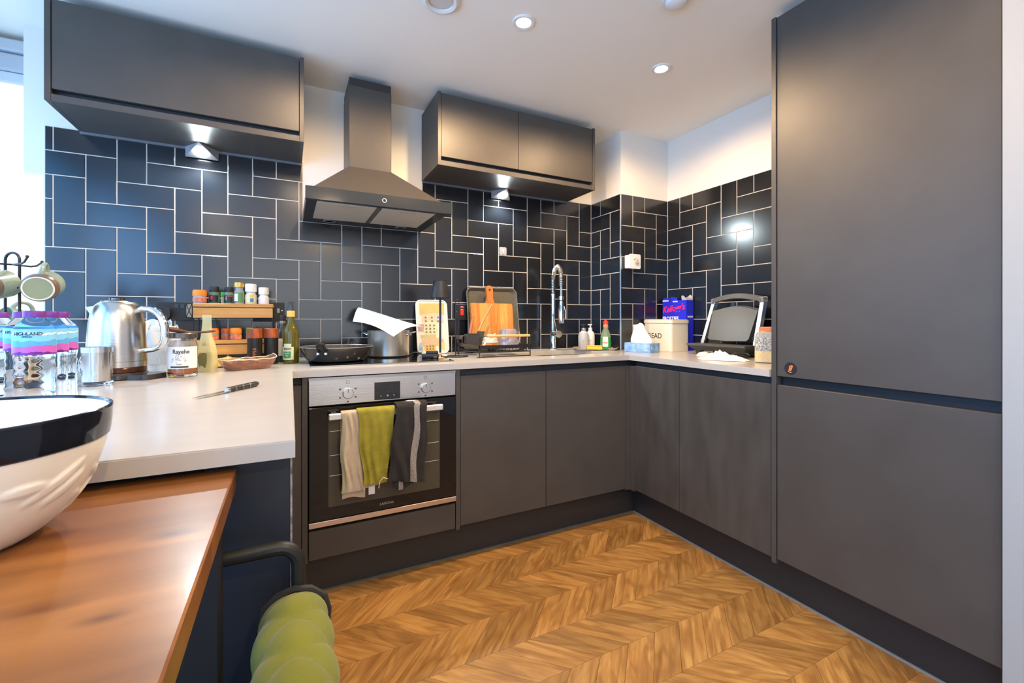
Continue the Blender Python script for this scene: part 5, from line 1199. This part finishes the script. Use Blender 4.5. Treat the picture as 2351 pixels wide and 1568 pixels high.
obj('dome', B().lathe([(.036, 0), (.035, .006), (.026, .017), (.010, .022), (0, .0225)], n=28), mat('dome_white', (.80, .77, .70), .4), dm, world=False)
obj('dome_rim', B().lathe([(.036, 0), (.038, .001), (.0365, .003)], n=28, cap=False), mat('dome_white', 0), dm, world=False)
# ---- crumpled tissue, cable and storage jar
ct = thing('crumpled_tissue', 'crumpled white paper tissue on the worktop in front of the grill', 'tissue', (1.868, 1.432, Z0), R(-62))
rr = random.Random(11); ph = [(rr.random() * 6.28, 6 + rr.random() * 16, 6 + rr.random() * 16) for _ in range(7)]
def fn(u, v):
    e = (math.sin(math.pi * u) * math.sin(math.pi * v)) ** .6
    z = sum(abs(math.sin(p + a * u + b_ * v)) for p, a, b_ in ph) / 7
    return ((u - .5) * .20 + .012 * math.sin(9 * v + 2), (v - .5) * .11 + .010 * math.sin(11 * u), .0012 + e * (.004 + .060 * max(0, z - .38)) + .020 * e * math.exp(-((u - .40) / .14) ** 2))
obj('tissue', B().sheet(fn, 34, 22, .0007), mat('tissue_white', (.84, .81, .76), .85), ct, world=False, smooth=25)
cbk = thing('coiled_cable', 'black cable bundled on the worktop under the grill', 'cable', (2.000, 1.455, Z0))
obj('cable', B().tube([(-.02 + .055 * math.sin(a * .7) + .01 * math.sin(a * 2.3), .045 * math.cos(a * .9), .006 + .010 * (1 + math.sin(a * 1.7))) for a in [i * .25 for i in range(60)]], .004, 6), 'blackmat', cbk, world=False)
obj('tie', B().box(-.010, .002, -.02, .02, .004, .026, .002), 'blackmat', cbk, world=False)
sj = thing('storage_jar', 'large glass jar of yellow grain with orange lid beside the tall cabinet', 'jar', (1.958, 1.255, Z0), R(30)); sj.scale = (.88, .88, 1)
def sqprof(r_, z, k=5): return [(r_ * math.cos(a) / (abs(math.cos(a)) ** k + abs(math.sin(a)) ** k) ** (1 / k), r_ * math.sin(a) / (abs(math.cos(a)) ** k + abs(math.sin(a)) ** k) ** (1 / k), z) for a in [2 * math.pi * i / 40 for i in range(40)]]
def loft(rings, cap0=True, cap1=True):
    b = B(); n = 40; vs = [p for r_ in rings for p in r_]; fs = [(j * n + i, j * n + (i + 1) % n, (j + 1) * n + (i + 1) % n, (j + 1) * n + i) for j in range(len(rings) - 1) for i in range(n)]
    if cap0: fs.append(tuple(range(n))[::-1])
    if cap1: fs.append(tuple(range((len(rings) - 1) * n, len(rings) * n)))
    return b._add(vs, fs)
obj('glass', loft([sqprof(.064, 0), sqprof(.070, .006), sqprof(.071, .115), sqprof(.066, .130), sqprof(.054, .140, 3), sqprof(.050, .146, 2)]), mat('jar_glass', (.80, .80, .74), .05, trans=.55, ior=1.2), sj, world=False)
obj('grain', loft([sqprof(.0715, .004), sqprof(.0717, .054)], False, False), mat('yellow_grain', (.72, .52, .22), .6, noise=(220, .8, (.85, .68, .38))), sj, world=False)
obj('speckled_reflection', loft([sqprof(.0716, .0545), sqprof(.0716, .112), sqprof(.0665, .129)], False, False), mat('reflection_speckle', (.13, .125, .10), .5, noise=(150, 1, (.75, .72, .60))), sj, world=False)  # speckled reflection painted round the upper glass
obj('lid', B().lathe([(.053, .140), (.055, .142), (.055, .158), (.052, .161), (0, .162)], n=36), mat('terracotta_lid', (.72, .22, .08), .45), sj, world=False)

# ================================================================== TABLE, BOWL, CHAIR, TOWELS
TZ = .860
tb_ = thing('dining_table', 'warm brown wooden table pushed against the peninsula', 'table', (-.62, .30, 0))
obj('tabletop', B().box(-1.20, -.0735, -.35, .826, TZ - .032, TZ, .002), 'table', tb_)
for x0, y0 in ((-.130, .690), (-1.10, .690), (-.130, -.30), (-1.10, -.30)):
    obj('leg', B().box(x0, x0 + .048, y0, y0 + .048, 0, TZ - .0325, .001), mat('table_leg', (.010, .011, .016), .5), tb_)
obj('apron', B().box(-1.055, -.130, .702, .722, TZ - .085, TZ - .033), mat('table_leg', 0), tb_)

# ---- mixing bowl
cxb, cyb = -.315, .664
mb = thing('mixing_bowl', 'big cream mixing bowl with a glossy black rim band on the table', 'bowl', (cxb, cyb, TZ + .0004))
crm = mat('bowl_cream', (.82, .79, .70), .28)
rnd2 = random.Random(4)
leaves = []
for k in range(26):
    leaves.append((rnd2.random() * 6.283, .028 + rnd2.random() * .050, rnd2.uniform(-.9, .9), .020 + rnd2.random() * .016, .0055 + rnd2.random() * .003))
def r_at(h): # outer profile radius by height 0..0.135
    t_ = h / .135
    return .060 + (.128 - .060) * (1 - (1 - min(1, t_ * 1.02)) ** 2.1) ** .72 if t_ > 0 else .060
def bowl_fn(u, v):
    a = 2 * math.pi * u; h = .101 * v; r_ = r_at(h)
    d_ = 0
    for la, lz, lt, ln, lw in leaves:
        da = (a - la + math.pi) % (2 * math.pi) - math.pi; s = da * r_; z = h - lz
        if abs(s) > .045 or abs(z) > .045: continue
        p = s * math.cos(lt) + z * math.sin(lt); q_ = -s * math.sin(lt) + z * math.cos(lt)
        e = (p / ln) ** 2 + (q_ / lw) ** 2
        if e < 1: d_ = max(d_, .0030 * (1 - e) ** .5 - .0010 * math.exp(-(q_ / .0010) ** 2))
    if h < .030: d_ += .0006 * math.sin(a * 90 + 40 * h) * math.sin(h * 900)
    return ((r_ + d_) * math.cos(a), (r_ + d_) * math.sin(a), h)
obj('outside', B().sheet(bowl_fn, 300, 46), crm, mb, world=False, smooth=70)
obj('foot', B().lathe([(0, .0005), (.059, 0), (.060, .0012)], n=64), crm, mb, world=False)
rb_ = [(r_at(.101) + .0003, .1008)] + [(r_at(h) + .0016, h) for h in (.1022, .110, .120, .130)] + [(.1300, .1335)]
obj('rim_band', B().lathe(rb_, n=96, cap=False), mat('rim_black', (.008, .010, .016), .07), mb, world=False)
obj('rim_edge', B().lathe([(.1300, .1335), (.1296, .1352), (.1280, .1358), (.1262, .1350), (.1252, .1325)], n=96, cap=False), mat('rim_black', 0), mb, world=False)
obj('inside', B().lathe([(.1252, .1325)] + [(r_at(h) - .005, h) for h in (.120, .100, .080, .060, .040, .022)] + [(.050, .010), (.030, .006), (0, .005)], n=96, cap=False), mat('bowl_inside', (.80, .77, .66), .15), mb, world=False)

# ---- green quilted chair
chr_ = thing('dining_chair', 'olive green quilted velvet chair with black tube arms at the table', 'chair', (-.12, .52, 0))
velvet = mat('olive_velvet', (.135, .150, .010), .85, sheen=.15, noise=(7, .6, (.19, .205, .018)), bump=(900, .25))
def pad(fnc, nu, nv): return B().sheet(fnc, nu, nv)
# backrest: upright slab along y, rounded over the top
by_n, by_f = .245, .790; xl, xr, ztop = -.036, .050, .688
def q_puff(s, y):
    k = 62.0
    return (abs(math.sin((y * 1.35 + s) * k / 2)) * abs(math.sin((y * 1.35 - s) * k / 2))) ** .36
def back_fn(u, v):
    y = by_n + (by_f - by_n) * u
    e = min(1, (by_f - y) / .085); e2 = min(1, (y - by_n) / .085)
    end_ = math.sqrt(max(0, 1 - (1 - e) ** 2)) * math.sqrt(max(0, 1 - (1 - e2) ** 2))
    half = (xr - xl) / 2 * (.62 + .38 * end_); xc = (xl + xr) / 2 + .006 * (1 - end_); top = ztop - .055 * (1 - end_) - .004
    Hh = .245                                  # drop of each side
    L1 = Hh - half; tot = 2 * L1 + math.pi * half; s = v * tot
    if s < L1: x, z, nx, nz = xc - half, top - half - (L1 - s), -1, 0
    elif s < L1 + math.pi * half:
        a = math.pi - (s - L1) / half; x, z, nx, nz = xc + half * math.cos(a), top - half + half * math.sin(a), math.cos(a), math.sin(a)
    else: x, z, nx, nz = xc + half, top - half - (s - L1 - math.pi * half), 1, 0
    p = .0095 * q_puff(s - tot / 2, y) * min(1, 6 * min(u, 1 - u) + .15)
    return (x + nx * p, y, z + nz * p)
bk = obj('backrest', pad(back_fn, 130, 70), velvet, chr_, smooth=60)
def outline(y, k):
    u = (y - by_n) / (by_f - by_n); c = Vector(((xl + xr) / 2, 0, ztop - .08)); out = []
    for i in range(27):
        p = Vector(back_fn(u, i / 26)); out.append(Vector((c.x + (p.x - c.x) * k, p.y + .002, c.z + (p.z - c.z) * (1 + (k - 1) * .6))))
    return out
obj('piping', B().tube(outline(by_f - .030, 1.10), .0060, 8), mat('piping_black', (.02, .02, .018), .7), bk)
obj('end_panel', B()._add([tuple(p) for p in outline(by_f - .006, 1)], [tuple(range(27))]), velvet, bk)
def seat_fn(u, v):
    a = 2 * math.pi * u; n_ = (abs(math.cos(a)) ** 6 + abs(math.sin(a)) ** 6) ** (1 / 6); s = math.sin(math.pi * min(1, v)) if v < 1 else 0
    r_ = 1 if v <= .5 else 1 - (v - .5) * 2
    zz_ = .42 + (.055 * min(1, v * 2) if v <= .5 else .055 + .02 * (v - .5) * 2)
    return (-.235 + .225 * r_ * math.cos(a) / n_, .52 + .235 * r_ * math.sin(a) / n_, zz_)
obj('seat', B().sheet(seat_fn, 48, 12), velvet, chr_, smooth=60)
tube_m = mat('chair_tube', (.022, .022, .020), .42, .3)
for y in (.772, .265):
    z_ = .741
    pts = [(-.40, y, .44), (-.40, y, .70)] + arc((-.37, y, z_ - .03), .03, 180, 90, 6, 'xz') + [(-.20, y, z_), (-.05, y, z_), (-.016, y, z_)] + arc((-.016, y, z_ - .030), .030, 90, 0, 8, 'xz') + [(.0145, y, .68), (.016, y, .60), (.020, y, .42)]
    obj('arm_tube', B().tube(pts, .0105, 12), tube_m, chr_)
for x, y in ((-.40, .745), (-.40, .295), (.0, .745), (.0, .295)):
    obj('leg', B().tube([(x, y, .43), (x + (.02 if x > -.1 else -.02), y + (.02 if y > .5 else -.02), 0)], .0105, 10), tube_m, chr_)
obj('seat_frame', B().tube([(-.42, .30, .415), (-.02, .30, .415), (-.02, .74, .415), (-.42, .74, .415)], .010, 8, closed=True), tube_m, chr_)

# ---- tea towels over the oven handle
def towel(label, xt0, xt1, xb0, xb1, zb, y, m_, back=.18, wr=.006, seed=1, skew=0):
    t = thing('tea_towel', label, 'tea towel', ((xt0 + xt1) / 2, y, zb), group='tea towels on the oven handle')
    rr = random.Random(seed); ph = [(rr.random() * 6.28, rr.uniform(8, 26), rr.uniform(3, 14)) for _ in range(6)]
    ztop_ = .7335 + (1.8185 - y) * .55
    fl_ = ztop_ - zb; ar = math.pi * .012 + .0; tot = fl_ + ar + back; ybk = 1.8430 + (1.8185 - y) * .5
    def fnc(u, v):
        s = v * tot
        if s < fl_:
            k = s / fl_; z = zb + s + (1 - k) * skew * (u - .5); yy = y
            x0 = xb0 + (xt0 - xb0) * k; x1 = xb1 + (xt1 - xb1) * k; amp = wr * (1 - k) ** .5 + wr * .12
            w_ = sum(math.sin(p + a * u + b_ * k) for p, a, b_ in ph) / 6
            yy -= amp * (w_ + .9)
            return (x0 + (x1 - x0) * u + .004 * math.sin(9 * k + 3 * u), yy, z)
        x = xt0 + (xt1 - xt0) * u
        if s < fl_ + ar:
            a = math.pi * (s - fl_) / ar; return (x, (y + ybk) / 2 - (ybk - y) / 2 * math.cos(a), ztop_ + .005 * math.sin(a))
        return (x, ybk + .001, ztop_ - (s - fl_ - ar))
    body = obj('cloth', B().sheet(fnc, 40, 54, .0016), m_, t, smooth=70)
    return t, fnc, fl_ / tot, body
cream_t = mat('towel_cream', (.60, .50, .37), .9, noise=(40, .8, (.50, .40, .28)), bump=(1200, .3))
t, fnc, k, body = towel('cream tea towel with pale grey edge, leftmost on the oven handle', .182, .262, .182, .268, .425, 1.8175, cream_t, .20, .007, 3)
obj('edge_stripe', B().sheet(lambda u, v: Vector(fnc(.02 + .15 * u, v * k * .99)) + Vector((0, -.0018, 0)), 4, 40, .0006), mat('towel_sage', (.34, .36, .24), .9), body)
def fn(u, v):
    return (.186 + .085 * u, 1.8205 - .003 * math.sin(7 * u) - .004 * v, .398 + .005 * math.sin(5 * u) + .06 * v)
obj('under_layer', B().sheet(fn, 14, 8, .0014), cream_t, body, smooth=60)
obj('care_label', B().sheet(lambda u, v: (.284 + .024 * u, 1.817, .400 + .035 * v), 2, 2, .0008), mat('care_white', (.80, .78, .80), .8), body)
obj('hem', B().sheet(lambda u, v: (.270 + .085 * u, 1.8185 - .002 * math.sin(4 * u), .428 + .012 * u + .022 * v), 8, 3, .0014), cream_t, body)
green_t = mat('towel_olive', (.34, .30, .030), .85, noise=(26, .8, (.22, .20, .018)), bump=(260, .9))
towel('crumpled olive green tea towel in the middle of the oven handle', .240, .388, .262, .352, .446, 1.8085, green_t, .19, .009, 8)
blk = mat('towel_black', (.022, .020, .019), .95, noise=(30, .5, (.040, .037, .035)), bump=(700, .5))
t, fnc3, k3, body3 = towel('black tea towel with a woven grey stripe, rightmost on the oven handle', .386, .516, .350, .500, .440, 1.7880, blk, .22, .009, 5, skew=-.03)
wv = mat('woven_stripe', (.42, .38, .34), .95, noise=(420, 1, (.10, .09, .085)))
obj('woven_stripe', B().sheet(lambda u, v: Vector(fnc3(.58 + .18 * u - .0 * v, v * (k3 + .04))) + Vector((0, -.0019, .0006)), 5, 44, .0006), wv, body3)
lay = obj('under_layer', B().sheet(lambda u, v: (.372 + .10 * u - .0 * v, 1.7925 - .003 * math.sin(6 * u), .405 + .045 * abs(u - .38) + .06 * v), 14, 6, .0016), blk, body3, smooth=60)
obj('under_stripe', B().sheet(lambda u, v: (.396 + .018 * u, 1.7925 - .003 * math.sin(6 * (.24 + .18 * u)) - .0016, .409 + .04 * v), 3, 6, .0006), wv, lay)
obj('hanging_loop', B().tube([(.352, 1.786, .462), (.335, 1.786, .470), (.322, 1.788, .455), (.318, 1.788, .430)], .0018, 6), mat('loop_cream', (.7, .62, .48), .9), body3)
